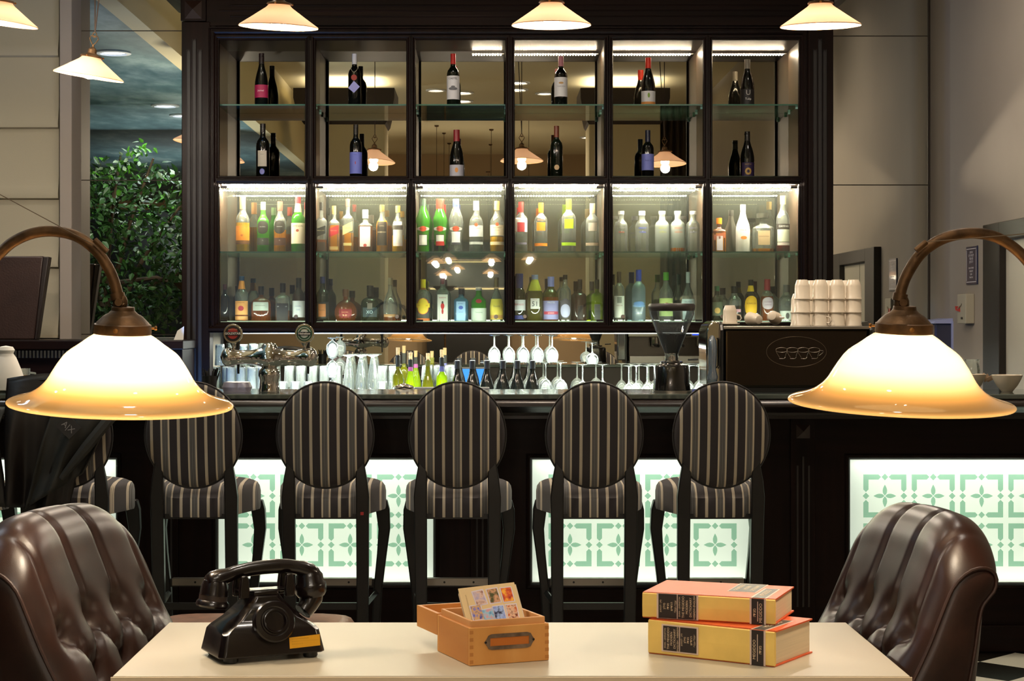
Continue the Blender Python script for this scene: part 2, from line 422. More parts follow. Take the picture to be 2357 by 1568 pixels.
def leaf(mb, c, sz):
    q = Matrix.Rotation(rnd.uniform(0, 2*PI), 4, 'Z') @ Matrix.Rotation(rnd.uniform(-1.1, 1.1), 4, 'X') @ Matrix.Rotation(rnd.uniform(-1, 1), 4, 'Y')
    pts = [(0, 0, 0), (.32, .35, .04), (.22, .75, .03), (0, 1.15, -.05), (-.22, .75, .03), (-.32, .35, .04)]
    mb.add([Vector(c)+q @ Vector(p)*sz for p in pts], [(0, 1, 2, 3), (0, 3, 4, 5)])
for k in range(5200):
    while True:
        x, y, z = rnd.uniform(-1, 1), rnd.uniform(-1, 1), rnd.uniform(-1, 1)
        if x*x+y*y+z*z < 1 and x*x+y*y+z*z > .35: break
    c = (x*1.15+.05, y*.75, 2.15+z*.88)
    if c[2] > 2.55 and rnd.random() < .35: continue
    if c[2] > 2.95: continue
    j = 0
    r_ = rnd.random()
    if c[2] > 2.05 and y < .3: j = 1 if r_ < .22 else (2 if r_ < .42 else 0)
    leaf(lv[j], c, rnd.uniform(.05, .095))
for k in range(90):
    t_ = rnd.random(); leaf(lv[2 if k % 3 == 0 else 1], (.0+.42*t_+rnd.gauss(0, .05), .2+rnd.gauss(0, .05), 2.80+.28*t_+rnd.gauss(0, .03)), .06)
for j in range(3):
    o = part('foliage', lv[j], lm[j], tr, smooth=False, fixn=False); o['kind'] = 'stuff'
pot = MB().lathe([(.2, 0), (.26, .02), (.32, .5), (.34, .5), (.34, .55), (.3, .55)], 28)
part('planter', pot, mat('planter_dark', '1c1a19', .5), tr)
spot('tree_fill_spot', (-2.9, 6.6, 3.3), 150, 70, (.9, 1, .85), .8, .1, None, (-3.5, 4.9, 2.2))  # added spot without a fixture, brightens the tree from above
struct('wall_4', MB().box(-6.5, -2.75, 3.1, 3.2, 0, 2.6), mat('dark_partition', '0d1110', .8))

# ---------------------------------------------------------------- pillars behind the camera (seen in the mirrors)
def pillar(x0, x1, y0, y1, lab):
    t = thing('cream_pillar', lab, 'pillar', ((x0+x1)/2, (y0+y1)/2, 0), group='square cream pillars')
    hx, hy = (x1-x0)/2, (y1-y0)/2
    part('shaft', MB().box(-hx*.8, hx*.8, -hy*.8, hy*.8, 0, 3.74), mat('pillar_cream', 'c4b590', .75), t, smooth=False, bevel=.01)
    part('cornice', MB().loft([[(-hx*a, -hy*a, z), (hx*a, -hy*a, z), (hx*a, hy*a, z), (-hx*a, hy*a, z)] for a, z in ((.8, 3.67), (.84, 3.70), (.88, 3.80), (.96, 3.86), (1, 3.96), (1, 4.07))]), mat('cornice_dark', '33261d', .55), t, ang=20)
    return t
pillar(-2.16, -1.03, .6, 1.5, 'square cream pillar with a dark cornice reflected behind the upper left bottles')
pillar(1.05, 2.05, .6, 1.5, 'square cream pillar with a dark cornice reflected behind the upper right bottles')
# rear of the room
bk = thing('dark_sideboard', 'tall dark shelving unit at the far end of the room, reflected behind the gin bottles', 'shelving', (S(1075, 29.5), YB+.2, 0))
part('carcass', MB().box(-.65, .65, -.2, .15, 0, 2.75), BLACKW, bk, smooth=False)
part('shelf_light', MB().box(-.6, .6, .152, .165, 1.98, 2.0), emis('warm_strip', 'ffd9a0', 3), bk, smooth=False)
part('shelf_light', MB().box(-.6, .35, .152, .165, 2.42, 2.435), emis('warm_strip', 'ffd9a0', 3), bk, smooth=False)
dc = thing('dark_curtain', 'tall grey-brown curtain by the right wall, reflected behind the upper right bottles', 'curtain', (2.42, -1.5, 0))
part('curtain_fabric', MB().grid(lambda u, v: (-.32+.5*u, .03*math.sin(u*38), v*4.15), 60, 2), mat('curtain_grey', '3d342c', .8), dc, solid=.01)
cab = thing('dark_wardrobe', 'dark framed cabinet in the rear of the room, reflected behind the clear spirits', 'cabinet', (2.0, -2.6, 0))
part('carcass', MB().box(-.35, .35, -.2, .2, 0, 2.3), BLACKW, cab, smooth=False)
part('door_leaf', MB().box(-.30, .30, .2, .215, .2, 2.2), mat('wardrobe_brown', '3a2e26', .5), cab, smooth=False)

# added uplighters and glow areas on the cornices, put in to brighten the ceilings
def uplighter(x, y, z, lab, e, col=(1, .95, .85)):
    t = thing('added_uplighter', lab, 'lamp', (x, y, 0), group='added fill uplighters')
    part('stand', MB().tube([(0, 0, .02), (0, 0, z)], .015, 12), BRONZE, t)
    part('base', MB().lathe([(.16, 0), (.16, .02), (.02, .03)], 28), BRONZE, t)
    part('bowl', MB().lathe([(.02, z-.02), (.12, z+.01), (.18, z+.07), (.175, z+.07), (.11, z+.02), (.02, z)], 28), BRONZE, t)
    spot('added_uplight_beam', (0, 0, z+.05), e, 140, col, .8, .1, t, None).rotation_euler = (PI, 0, 0)
uplighter(-2.38, 7.0, 1.7, 'added bronze fill uplighter standing left of the bar stools', 110, (.85, .95, 1))
uplighter(-2.95, 3.4, 1.7, 'added bronze fill uplighter standing beside the indoor tree', 160, (.85, .95, 1))
uplighter(-3.5, 0, 1.7, 'added bronze fill uplighter left of the cream pillar', 150, (.85, .95, 1))
uplighter(-4.6, 9.6, 1.6, 'added bronze fill uplighter in the far left corner', 60)
spot('added_uplight_beam', (-2.38, 7.0, 1.8), 230, 75, (1, .92, .75), .9, .1, None, (-1.6, 9.0, 4.2))  # added warm spot, no lamp of its own, brightens the cream ceiling
spot('added_uplight_beam', (-2.38, 7.0, 1.8), 110, 75, (1, .92, .75), .9, .1, None, (-1.7, 5.5, 4.2))  # second added warm spot for the cream ceiling
for x in (-1.595, 1.55):
    area('ceiling_fill_glow', (x, 1.05, 4.08), .8, .8, 26, (1, .9, .72), (PI, 0, 0))  # glow area added above each pillar to lift the ceiling
uplighter(-.6, -4.5, 1.9, 'added bronze fill uplighter at the far end of the room', 130, (1, .88, .7))
# ================================================================ DISPLAY CABINET
YF = 10.5
def cx(px): return (px-PX)/400.0
def cz(py): return CAMZ-(py-PY)/400.0
BX = [(505, 702), (727, 935), (957, 1163), (1185, 1390), (1411, 1618), (1640, 1838)]
U0, U1, L0, L1 = 92, 405, 424, 742
cabn = thing('display_cabinet', 'tall dark wooden bar-back cabinet with twelve lit glass-shelved bays', 'cabinet', (cx(1170), YF, 1.4))
CO = cabn.location
def cp(name, mb, m, **k):
    mb.v = [(x-CO.x, y-CO.y, z-CO.z) for x, y, z in mb.v]
    par = k.pop('parent', cabn)
    return part(name, mb, m, par, **k)
x_l, x_r = cx(485), cx(1860)
# carcass boards
def board(mb, x0, x1, y0, y1, z0, z1): return mb.box(x0, x1, y0, y1, z0, z1)
mids = [(cx(485)+cx(505))/2-.02]+[(cx(BX[i][1])+cx(BX[i+1][0]))/2 for i in range(5)]+[cx(1850)]
for i in range(7):
    hw = .014
    b = MB().box(mids[i]-hw, mids[i]+hw, YF+.015, MIR-.004, cz(762)+.02, cz(85))
    if i in (0, 6): b = MB().box(mids[i]-(.03 if i == 0 else .015), mids[i]+.03, YF+.015, MIR-.004, cz(762)+.02, cz(85))
    cp('divider', b, mat('divider_brown', '4a3a2e', .35), smooth=False)
for n, za, zb in (('floor_board', cz(760), cz(L1)), ('middle_board', cz(L0), cz(U1)), ('top_board', cz(U0), cz(60))):
    cp(n, MB().box(x_l, x_r, YF+.01, MIR-.004, za, zb), DARKH, smooth=False)
cp('mirror_back', MB().box(x_l, x_r, MIR-.008, MIR-.003, cz(760), cz(60)), MIRROR, smooth=False)
# moulded frames
hwm = .0275
prof = [(0, YF+.022), (0, YF+.004), (.004, YF-.004), (.009, YF-.004), (.010, YF-.010), (.016, YF-.016), (.0225, YF-.016), (.024, YF-.010), (hwm, YF-.010)]
for r, (za, zb) in (('u', (U1, U0)), ('l', (L1, L0))):
    for i, (a, b) in enumerate(BX):
        o = cp('bay_frame', MB().ring(cx(a), cx(b), cz(za), cz(zb), prof), DARK, ang=20)
# filler behind mouldings and around
fl = MB().box(x_l, cx(505)-.02, YF-.006, YF+.03, cz(762), cz(60))
cp('stile', fl, DARK, smooth=False)
cp('stile', MB().box(cx(1838)+.02, x_r, YF-.006, YF+.03, cz(762), cz(60)), DARK, smooth=False)
om = [(0, YF-.006), (.004, YF-.022), (.012, YF-.03), (.02, YF-.03), (.024, YF-.018), (.03, YF-.018), (.034, YF-.03), (.04, YF-.03)]
cp('outer_molding', MB().ring(cx(498), cx(1845), cz(750), cz(80), om), DARK, ang=20)
cp('bottom_rail', MB().prism([(YF-.03, cz(752)), (YF-.045, cz(756)), (YF-.045, cz(762)), (YF+.05, cz(762)), (YF+.05, cz(750)), (YF-.03, cz(750))], cx(483), cx(1862), 'yz'), DARKH, smooth=False)
# pilasters
def pilaster(x0, x1, z0, z1, nf=3):
    n = MB(); w_ = x1-x0
    n.box(x0, x1, YF-.03, YF+.1, z0, z1)
    p = cp('pilaster', n, DARK, smooth=False, bevel=.004)
    for k in range(nf):
        xc = x0+w_*(.30+.2*k); zt = z1-(.10 if k == 1 else .16)
        f = MB()
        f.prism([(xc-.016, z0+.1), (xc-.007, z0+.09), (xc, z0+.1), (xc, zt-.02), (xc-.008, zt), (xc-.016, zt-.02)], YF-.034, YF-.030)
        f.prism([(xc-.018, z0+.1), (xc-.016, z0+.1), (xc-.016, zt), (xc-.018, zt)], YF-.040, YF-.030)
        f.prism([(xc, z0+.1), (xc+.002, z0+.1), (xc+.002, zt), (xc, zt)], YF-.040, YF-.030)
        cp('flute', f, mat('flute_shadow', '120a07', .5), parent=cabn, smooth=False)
    return p
pilaster(cx(420), cx(485), .93, cz(52))
pilaster(cx(1860), cx(1916), .93, cz(52))
def block(x0, x1, z0, z1):
    cp('corner_block', MB().box(x0, x1, YF-.035, YF+.1, z0, z1), DARK, smooth=False, bevel=.003)
    a = .012; xm, zm = (x0+x1)/2, (z0+z1)/2; h = (x1-x0)/2-.024
    cp('pyramid_boss', MB().add([(xm-h, YF-.036, zm-h*1.05), (xm+h, YF-.036, zm-h*1.05), (xm+h, YF-.036, zm+h*1.05), (xm-h, YF-.036, zm+h*1.05), (xm, YF-.062, zm)],
        [(0, 1, 4), (1, 2, 4), (2, 3, 4), (3, 0, 4), (3, 2, 1, 0)]), mat('boss_wood', '24150f', .3), smooth=False)
block(cx(418), cx(476), cz(50), cz(0)); block(cx(1862), cx(1918), cz(50), cz(0))
li = MB().box(cx(476), cx(1862), YF-.02, YF+.1, cz(60), cz(0))
for z_ in (14, 26, 39): li.box(cx(505 if z_ == 26 else 530), cx(1840), YF-.026, YF-.02, cz(z_+1.5), cz(z_-1.5))
cp('lintel', li, DARKH, smooth=False, bevel=.003)
cp('crown', MB().loft([[(cx(415)-a, YF-.03-a, z), (cx(1921)+a, YF-.03-a, z), (cx(1921)+a, MIR, z), (cx(415)-a, MIR, z)] for a, z in ((0, cz(0)-.002), (.02, cz(-8)), (.10, cz(-30)), (.2, cz(-48)), (.22, cz(-60)), (.22, cz(-80)))]), DARKH, ang=20)
# shelves
GSH = glass('shelf_glass', 'd0e8dc', .06, .06, .02, '9fd0ba', .3)
GED = mat('shelf_edge', '3f6a58', .2, emit='7fd0b0', es=.0)
zs_u = Zp(240, 10.55); zs_l = Zp(579, 10.55); ZL = cz(L1)+.0; ZU = cz(U1)
for zz in (zs_u, zs_l):
    for i in range(6):
        x0, x1 = mids[i]+.016, mids[i+1]-.016
        sh = cp('glass_shelf', MB().box(x0, x1, 10.55, MIR-.012, zz-.008, zz), GSH, smooth=False)
        cp('shelf_edge', MB().box(x0, x1, 10.547, 10.55, zz-.008, zz), GED, parent=sh, smooth=False)
        for xx in (x0, x1-.014):
            for yy in (10.60, 10.87):
                cp('shelf_peg', MB().box(xx, xx+.014, yy, yy+.014, zz-.022, zz-.009), mat('peg_clear', '9fd0c0', .2), parent=sh, smooth=False)
# glass doors on the lower bays
GD = glass('door_glass', 'f2f6f1', .035, .035, .01, 'dfe9df', .12)
for i, (a, b) in enumerate(BX):
    x0, x1 = cx(a)+.003, cx(b)-.003; z0, z1 = cz(L1)+.004, cz(L0)-.012
    dr = cp('glass_door', MB().box(x0, x1, YF+.03, YF+.034, z0, z1), GD, smooth=False)
    cp('door_edge', MB().box(x0, x1, YF+.029, YF+.035, z0-.002, z0+.004), emis('edge_lit_glass', 'cfe8c0', .75), parent=dr, smooth=False)  # light caught in the door's bottom edge, put in as emission
    hs = x0 if i < 3 else x1-.038
    for zz in (z0, z1-.01):
        cp('hinge', MB().box(hs, hs+.038, YF+.022, YF+.034, zz, zz+.012), BLACKP, parent=dr, smooth=False, bevel=.001)
    kx = x1-.05 if i < 3 else x0+.055
    if i in (0, 1, 2, 3, 4, 5): cp('knob', MB().lathe([(.004, -.004), (.004, .008), (.012, .010), (.0125, .018), (.010, .020), (.001, .020)], 20, (kx, YF+.03, z0+.028), axis='y'), STEEL, parent=dr)
# led strips: dotted warm white strips under the top of the bays
LED = emis('led_dot', 'fff1d8', 1350)
LEDU = emis('led_dot_upper', 'ffe9c4', 380)
def led(x0, x1, y, z, parent=None, em_=None):
    t = cp('led_strip', MB().box(x0, x1, y-.005, y+.005, z, z+.003), WHITE, smooth=False)
    n = int((x1-x0)/.0165); m_ = MB()
    for k in range(n): m_.box(x0+.004+k*.0165, x0+.0112+k*.0165, y-.004, y+.004, z-.004, z)
    d_ = cp('led_diode', m_, em_ or LED, parent=t, smooth=False); d_['kind'] = 'stuff'
    return t
WL = (1, .88, .66)
for i, (a, b) in enumerate(BX):
    x0, x1 = mids[i]+.03, mids[i+1]-.03
    led(x0, x1, 10.72, Zp(438, 10.72), cabn)
    led(x0+.02, x1-.01, YF+.05, Zp(429, YF+.05), cabn)
    if 0: area('led_strip_glow', ((x0+x1)/2, 10.70, Zp(438, 10.72)-.012), x1-x0, .04, 10, (1, .93, .76))
    if 0: area('led_front_glow', ((x0+x1)/2, 10.545, Zp(433, 10.55)-.006), x1-x0, .02, 6, (1, .95, .82))
    area('bay_foot_glow', ((x0+x1)/2, YF+.06, cz(L1)+.012), x1-x0, .006, .8, (.93, 1, .86), (math.radians(145), 0, 0))
    if i >= 2:
        xx = cx(1085) if i == 2 else x0
        led(xx, x1, 10.925, Zp(124, 10.925), cabn, LEDU)
        if 0: area('led_strip_glow', ((xx+x1)/2, 10.70, Zp(124, 10.72)-.012), x1-xx, .04, 5.0*(x1-xx)/.46, (1, .9, .68))
# ================================================================ BACK COUNTER and splash mirror
bc = thing('back_counter', 'stainless-topped counter under the bottle cabinet behind the bar', 'counter', (cx(1170), 10.6, 0))
part('base', MB().box(-1.75, 1.55, -.28, .34, 0, .90), DARKH, bc, smooth=False)
part('worktop', MB().box(-1.76, 1.56, -.32, .342, .90, .93), STEEL, bc, smooth=False, bevel=.003)
sm = thing('splash_mirror', 'low mirror strip between the cabinet and the back counter reflecting stacked glasses', 'mirror', (cx(1170), MIR, .93))
part('mirror_glass', MB().box(-1.70, 1.72, -.008, -.002, .002, cz(762)-.93), MIRROR, sm, smooth=False)
part('backing', MB().box(-1.71, 1.73, -.002, .01, 0, cz(762)-.93), seam, sm, smooth=False)
# led strip under the cabinet, lights the glassware
ul = thing('under_cabinet_light', 'slim white strip light under the cabinet above the glassware', 'light', (cx(1170), 10.86, cz(763)))
part('housing', MB().box(-1.68, 1.65, -.015, .015, -.014, 0), WHITE, ul, smooth=False)
part('diffuser', MB().box(-1.66, 1.63, -.011, .011, -.0155, -.0141), emis('strip_diffuser', 'f3fff0', 6), ul, smooth=False)
area('under_cabinet_glow', (cx(1170), 10.80, cz(763)-.03), 3.2, .05, 120, (.95, 1, .93))
area('under_shelf_glow', (cx(1140), 10.44, 1.0), 3.0, .04, 22, (.92, 1, .92), (math.radians(115), 0, 0))

# ================================================================ BAR
bar = thing('bar_counter', 'long dark panelled bar counter with glowing patterned panels', 'bar', (0, 8.03, 0))
def bp(name, mb, m, **k):
    mb.v = [(x, y-8.03, z) for x, y, z in mb.v]
    par = k.pop('parent', bar); return part(name, mb, m, par, **k)
BXL, BXR = -3.4, XR-.06
GRAN = mat('polished_bar_top', '58605a', .06, .35, spec=.8)
bp('counter_top', MB().box(BXL, BXR, 7.85, 8.46, 1.118, 1.14), GRAN, smooth=False, bevel=.004)
mo = [(7.86, 1.118), (7.835, 1.112), (7.822, 1.098), (7.822, 1.088), (7.835, 1.078), (7.862, 1.072), (7.872, 1.060), (7.90, 1.058), (7.905, 1.046), (7.93, 1.044), (7.93, 1.03), (8.03, 1.03), (8.10, 1.03), (8.10, 1.118)]
bp('edge_molding', MB().prism([(y, z) for y, z in mo], BXL, BXR, 'yz'), mat('glossy_dark_wood', '160b08', .30), ang=50)
PZ0, PZ1 = .297, .85
PAN = [(-4.0, -3.02), (-2.61, -1.629), (-1.189, -.229), (.195, 1.182), (1.597, 2.56)]
bp('top_rail', MB().box(BXL, BXR, 8.03, 8.16, PZ1, 1.04), DARKH, smooth=False)
bp('bottom_rail', MB().box(BXL, BXR, 8.03, 8.16, 0, PZ0), DARKH, smooth=False)
bp('skirting', MB().box(BXL, BXR, 8.005, 8.03, 0, .12), DARKH, smooth=False, bevel=.006)
ed = [BXL]+[v for p in PAN[1:] for v in p]+[BXR]
for a, b in zip(ed[::2], ed[1::2]):
    bp('stile', MB().box(a, b, 8.03, 8.16, PZ0, PZ1), DARK, smooth=False)
bp('back_panel', MB().box(BXL, BXR, 8.17, 8.45, 0, 1.118), mat('bar_inside', '2a2320', .6), smooth=False)
# fluted pilasters on the stiles
for xc in (-1.409, -.017, 1.39):
    bp('pilaster', MB().box(xc-.055, xc+.055, 8.012, 8.03, .12, 1.03), DARK, smooth=False, bevel=.003)
    bp('corner_block', MB().add([(xc-.03, 8.012, .94), (xc+.03, 8.012, .94), (xc+.03, 8.012, 1.0), (xc-.03, 8.012, 1.0), (xc, 7.998, .97)], [(0, 1, 4), (1, 2, 4), (2, 3, 4), (3, 0, 4)]), mat('boss_wood', '24150f', .3), smooth=False)
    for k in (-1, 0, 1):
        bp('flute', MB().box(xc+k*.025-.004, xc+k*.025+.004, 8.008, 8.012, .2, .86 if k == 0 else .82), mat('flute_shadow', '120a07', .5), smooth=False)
def opal():
    m = bpy.data.materials.new('opal_acrylic'); m.use_nodes = True; nt = m.node_tree; nt.nodes.clear(); N = nt.nodes.new; L = nt.links.new
    o = N('ShaderNodeOutputMaterial'); t = N('ShaderNodeBsdfTranslucent'); t.inputs[0].default_value = lin('f2f6ee')
    g = N('ShaderNodeBsdfGlossy'); g.inputs['Roughness'].default_value = .2
    e = N('ShaderNodeEmission'); e.inputs[0].default_value = lin('e6efe2'); e.inputs[1].default_value = .27
    mx = N('ShaderNodeMixShader'); mx.inputs[0].default_value = .04; L(t.outputs[0], mx.inputs[1]); L(g.outputs[0], mx.inputs[2])
    a = N('ShaderNodeAddShader'); L(mx.outputs[0], a.inputs[0]); L(e.outputs[0], a.inputs[1]); L(a.outputs[0], o.inputs[0]); return m
OPAL = opal()
fm = bpy.data.materials.new('green_film'); fm.use_nodes = True; fm.node_tree.nodes.clear()
_t = fm.node_tree.nodes.new('ShaderNodeBsdfTransparent'); _t.inputs[0].default_value = lin('cce2d8'); _o = fm.node_tree.nodes.new('ShaderNodeOutputMaterial')
fm.node_tree.links.new(_t.outputs[0], _o.inputs[0])
def motif(mb, xc, zc, h, y):
    q = [(.30, 1), (1, 1), (1, .30), (.88, .18), (.76, .30), (.76, .76), (.30, .76), (.18, .88)]
    for sx in (1, -1):
        for sz in (1, -1):
            mb.prism([(xc+sx*h*a, zc+sz*h*b) for a, b in q], y, y-.0006)
    for dx, dz in ((0, .88), (0, -.88), (.88, 0), (-.88, 0)):
        a = .155
        mb.prism([(xc+h*(dx+a), zc+h*dz), (xc+h*dx, zc+h*(dz+a)), (xc+h*(dx-a), zc+h*dz), (xc+h*dx, zc+h*(dz-a))], y, y-.0006)
    for r_ in range(4):
        c_, s_ = math.cos(r_*PI/2), math.sin(r_*PI/2)
        pts = [(.02, .0)]+[(.02+.49*t, .105*math.sin(PI*t**.85)**.8) for t in (.15, .3, .5, .7, .85)]+[(.53, 0)]
        pts += [(a, -b) for a, b in pts[-2:0:-1]]
        mb.prism([(xc+h*(a*c_-b*s_), zc+h*(a*s_+b*c_)) for a, b in pts], y, y-.0006)
for j, (a, b) in enumerate(PAN[1:]):
    pn = bp('light_panel', MB().box(a-.002, b+.002, 8.056, 8.059, PZ0-.001, PZ1+.001), OPAL, smooth=False)
    fb = MB(); n = 4; x0 = (a+b)/2-1.5*.2135
    for i in range(n):
        for zc in (.683, .467): motif(fb, x0+i*.2135, zc, .095, 8.0555)
    f_ = bp('green_pattern', fb, fm, parent=pn, smooth=False, fixn=False); f_['kind'] = 'stuff'
    bp('light_box', MB().add([(a, 8.06, PZ0), (b, 8.06, PZ0), (b, 8.06, PZ1), (a, 8.06, PZ1), (a, 8.15, PZ0), (b, 8.15, PZ0), (b, 8.15, PZ1), (a, 8.15, PZ1)],
        [(4, 5, 6, 7), (0, 1, 5, 4), (3, 7, 6, 2), (0, 4, 7, 3), (1, 2, 6, 5)]), mat('light_box_white', 'f0f4ee', .8), parent=pn, smooth=False)
    bp('panel_frame', MB().ring(a+.004, b-.004, PZ0+.004, PZ1-.004, [(0, 8.054), (0, 8.04), (.004, 8.032), (.008, 8.026), (.018, 8.022), (.024, 8.026), (.026, 8.031)]), DARK, parent=pn, ang=20)
    bp('frame_bead', MB().ring(a+.007, b-.007, PZ0+.007, PZ1-.007, [(0, 8.052), (.001, 8.046), (.003, 8.046)]), mat('bead_grey', '8f9088', .4), parent=pn)
    area('panel_tube_glow', ((a+b)/2, 8.10, PZ1-.006), b-a-.02, .03, .78, (1, 1, .96), (math.radians(-12), 0, 0))
    area('panel_tube_glow', ((a+b)/2, 8.10, PZ0+.006), b-a-.02, .03, .36, (1, 1, .9), (math.radians(192), 0, 0))
# added blue lights behind the bar for the blue tint, no fixture built
area('blue_tint_glow', (-1.6, 9.75, .7), .5, .3, 30, (.15, .4, 1), (math.radians(150), 0, 0))
area('blue_tint_glow', (.2, 9.0, .7), 1.6, .2, 5, (.2, .45, 1), (math.radians(140), 0, 0))
# ================================================================ BOTTLES
SH = {
 'bord': [(.88, 0), (1, .015), (1, .58), (.97, .63), (.86, .68), (.62, .72), (.42, .755), (.385, .80), (.37, .93), (.41, .935), (.41, 1.0)],
 'burg': [(.88, 0), (1, .015), (1, .40), (.96, .47), (.85, .55), (.66, .65), (.48, .735), (.38, .80), (.35, .93), (.40, .935), (.40, 1.0)],
 'spir': [(.88, 0), (1, .02), (1, .55), (.97, .60), (.86, .65), (.62, .70), (.45, .74), (.38, .80), (.36, .99), (.30, 1.0)],
 'high': [(.88, 0), (1, .02), (1, .62), (.97, .66), (.82, .71), (.5, .75), (.36, .79), (.34, .99), (.28, 1.0)],
 'mart': [(.80, 0), (.86, .03), (.80, .25), (.86, .42), (1, .58), (.95, .65), (.72, .74), (.46, .83), (.36, .88), (.34, .99), (.28, 1)],
 'cone': [(.95, 0), (1, .02), (.98, .18), (.93, .34), (.78, .48), (.56, .60), (.36, .70), (.28, .76), (.26, .99), (.2, 1)],
 'malb': [(.94, 0), (1, .02), (1, .46), (.9, .56), (.62, .68), (.42, .78), (.36, .84), (.34, .99), (.28, 1)],
 'absl': [(.92, 0), (1, .02), (1, .62), (.97, .67), (.84, .72), (.60, .755), (.44, .79), (.42, .86), (.44, .99), (.4, 1)],
 'squa': [(.95, 0), (1, .02), (1, .60), (.97, .63), (.72, .67), (.38, .70), (.32, .74), (.32, .99), (.26, 1)],
 'wide': [(.90, 0), (1, .03), (1, .50), (.95, .57), (.75, .63), (.32, .68), (.22, .72), (.22, .99), (.18, 1)],
 'octa': [(.62, 0), (.78, .03), (1, .22), (1, .36), (.78, .54), (.50, .62), (.26, .66), (.20, .70), (.20, .99), (.18, 1)],
 'bell': [(.88, 0), (.96, .02), (1, .30), (1, .36), (.86, .50), (.55, .62), (.34, .70), (.28, .78), (.26, .99), (.2, 1)],
}
def interp(prof, t):
    for (r0, z0), (r1, z1) in zip(prof[:-1], prof[1:]):
        if t <= z1: return r0+(r1-r0)*((t-z0)/(z1-z0) if z1 > z0 else 0)
    return prof[-1][0]
G = {
 'clear': glass('bottle_clear', 'f4f8f4', .20, .06, .05, 'f0f6f0', .75),
 'green': glass('bottle_green', '54b82e', .5, .06, .05, '62cc34', .85),
 'dgreen': glass('bottle_dark_green', '1c3316', .5, .07, .06, '1d3a1c', .8),
 'olive': glass('bottle_olive', '87862a', .5, .06, .05, '7a7a1c', .8),
 'lime': glass('bottle_lime', 'b2cc1c', .5, .06, .05, 'a8c414', .85),
 'frost': glass('bottle_frosted', 'e3e9e4', .72, .05, .25, 'dde6e0', .9),
 'fblue': glass('bottle_frosted_blue', 'b4cbd6', .70, .05, .25, 'a9c4d0', .9),
 'blue': glass('bottle_blue', '7fc0e8', .5, .06, .05, '6db4e2', .85),
 'amberg': glass('bottle_amber_glass', 'b0641e', .5, .06, .05, 'a85a18', .8),
 'black': mat('bottle_black', '0b0c0a', .10, spec=.7),
 'blackg': mat('bottle_black_green', '0e140c', .10, spec=.7),
 'white': mat('bottle_white', 'f1efe8', .3),
 'brown': mat('bottle_brown', '2a1a10', .15, spec=.7),
 'yell': glass('bottle_yellow', 'd9cf1a', .5, .06, .05, 'c9c016', .85),
}
LQ = {
 'amber': glass('liquid_amber', 'ffd28c', .78, .02, .1, 'f29a1c', .8),
 'gold': glass('liquid_gold', 'ffe6a0', .78, .02, .1, 'fcc028', .8),
 'brown': glass('liquid_brown', 'd89058', .78, .02, .1, '9c4c14', .8),
 'red': glass('liquid_red', 'a8261c', .6, .03, .1, '9a1c16', .8),
 'wine': mat('liquid_dark', '140a08', .2),
 'orange': glass('liquid_orange', 'ff9a10', .6, .03, .1, 'ff9208', .8),
 'yellow': glass('liquid_yellow', 'e2d83a', .5, .03, .1, 'd8ca20', .8),
}
CM = {}
def pm(c, rough=.5):
    k = 'paint_'+c
    return mat(k, c, rough)
def shell(H, Rr, shape, z0, z1, off=0, n=26, sq=2.0, ry=1.0, steps=None, inner=False):
    prof = SH[shape]; zz = sorted(set([z0, z1]+[z for r, z in prof if z0 < z < z1]))
    out = []
    for i, z in enumerate(zz):
        out.append((z, interp(prof, z)))
    # add in-between rings for a smooth shoulder
    fine = []
    for (za, ra), (zb, rb) in zip(out[:-1], out[1:]):
        fine.append((za, ra))
        if abs(ra-rb) > .12: fine.append(((za+zb)/2, (ra+rb)/2+.012*(1 if (za+zb)/2 < .66 else -1)))
    fine.append(out[-1])
    return [(max(.0008, r*Rr+off), z*H) for z, r in fine]
def patch(H, Rr, shape, z0, z1, a, sq, ry, off=.0006, ctr=0, skew=0, nu=14, nv=16, round_=False):
    prof = SH[shape]; mb = MB()
    def f(u, v):
        th = -PI/2+math.radians(ctr)+math.radians(a)*(2*u-1)
        vv = v
        if round_:
            hgt = math.sqrt(max(0, 1-(2*u-1)**2)); vv = .5+(v-.5)*hgt
        z = z0+(z1-z0)*vv+skew*(2*u-1)
        r = interp(prof, z)*Rr+off; ca, sa = math.cos(th), math.sin(th)
        if sq != 2.0: q = (abs(ca)**sq+abs(sa)**sq)**(-1/sq); ca *= q; sa *= q
        return (r*ca, r*sa*ry-off*(1 if sq != 2 else 0), z*H)
    return mb.grid(f, nu, nv)
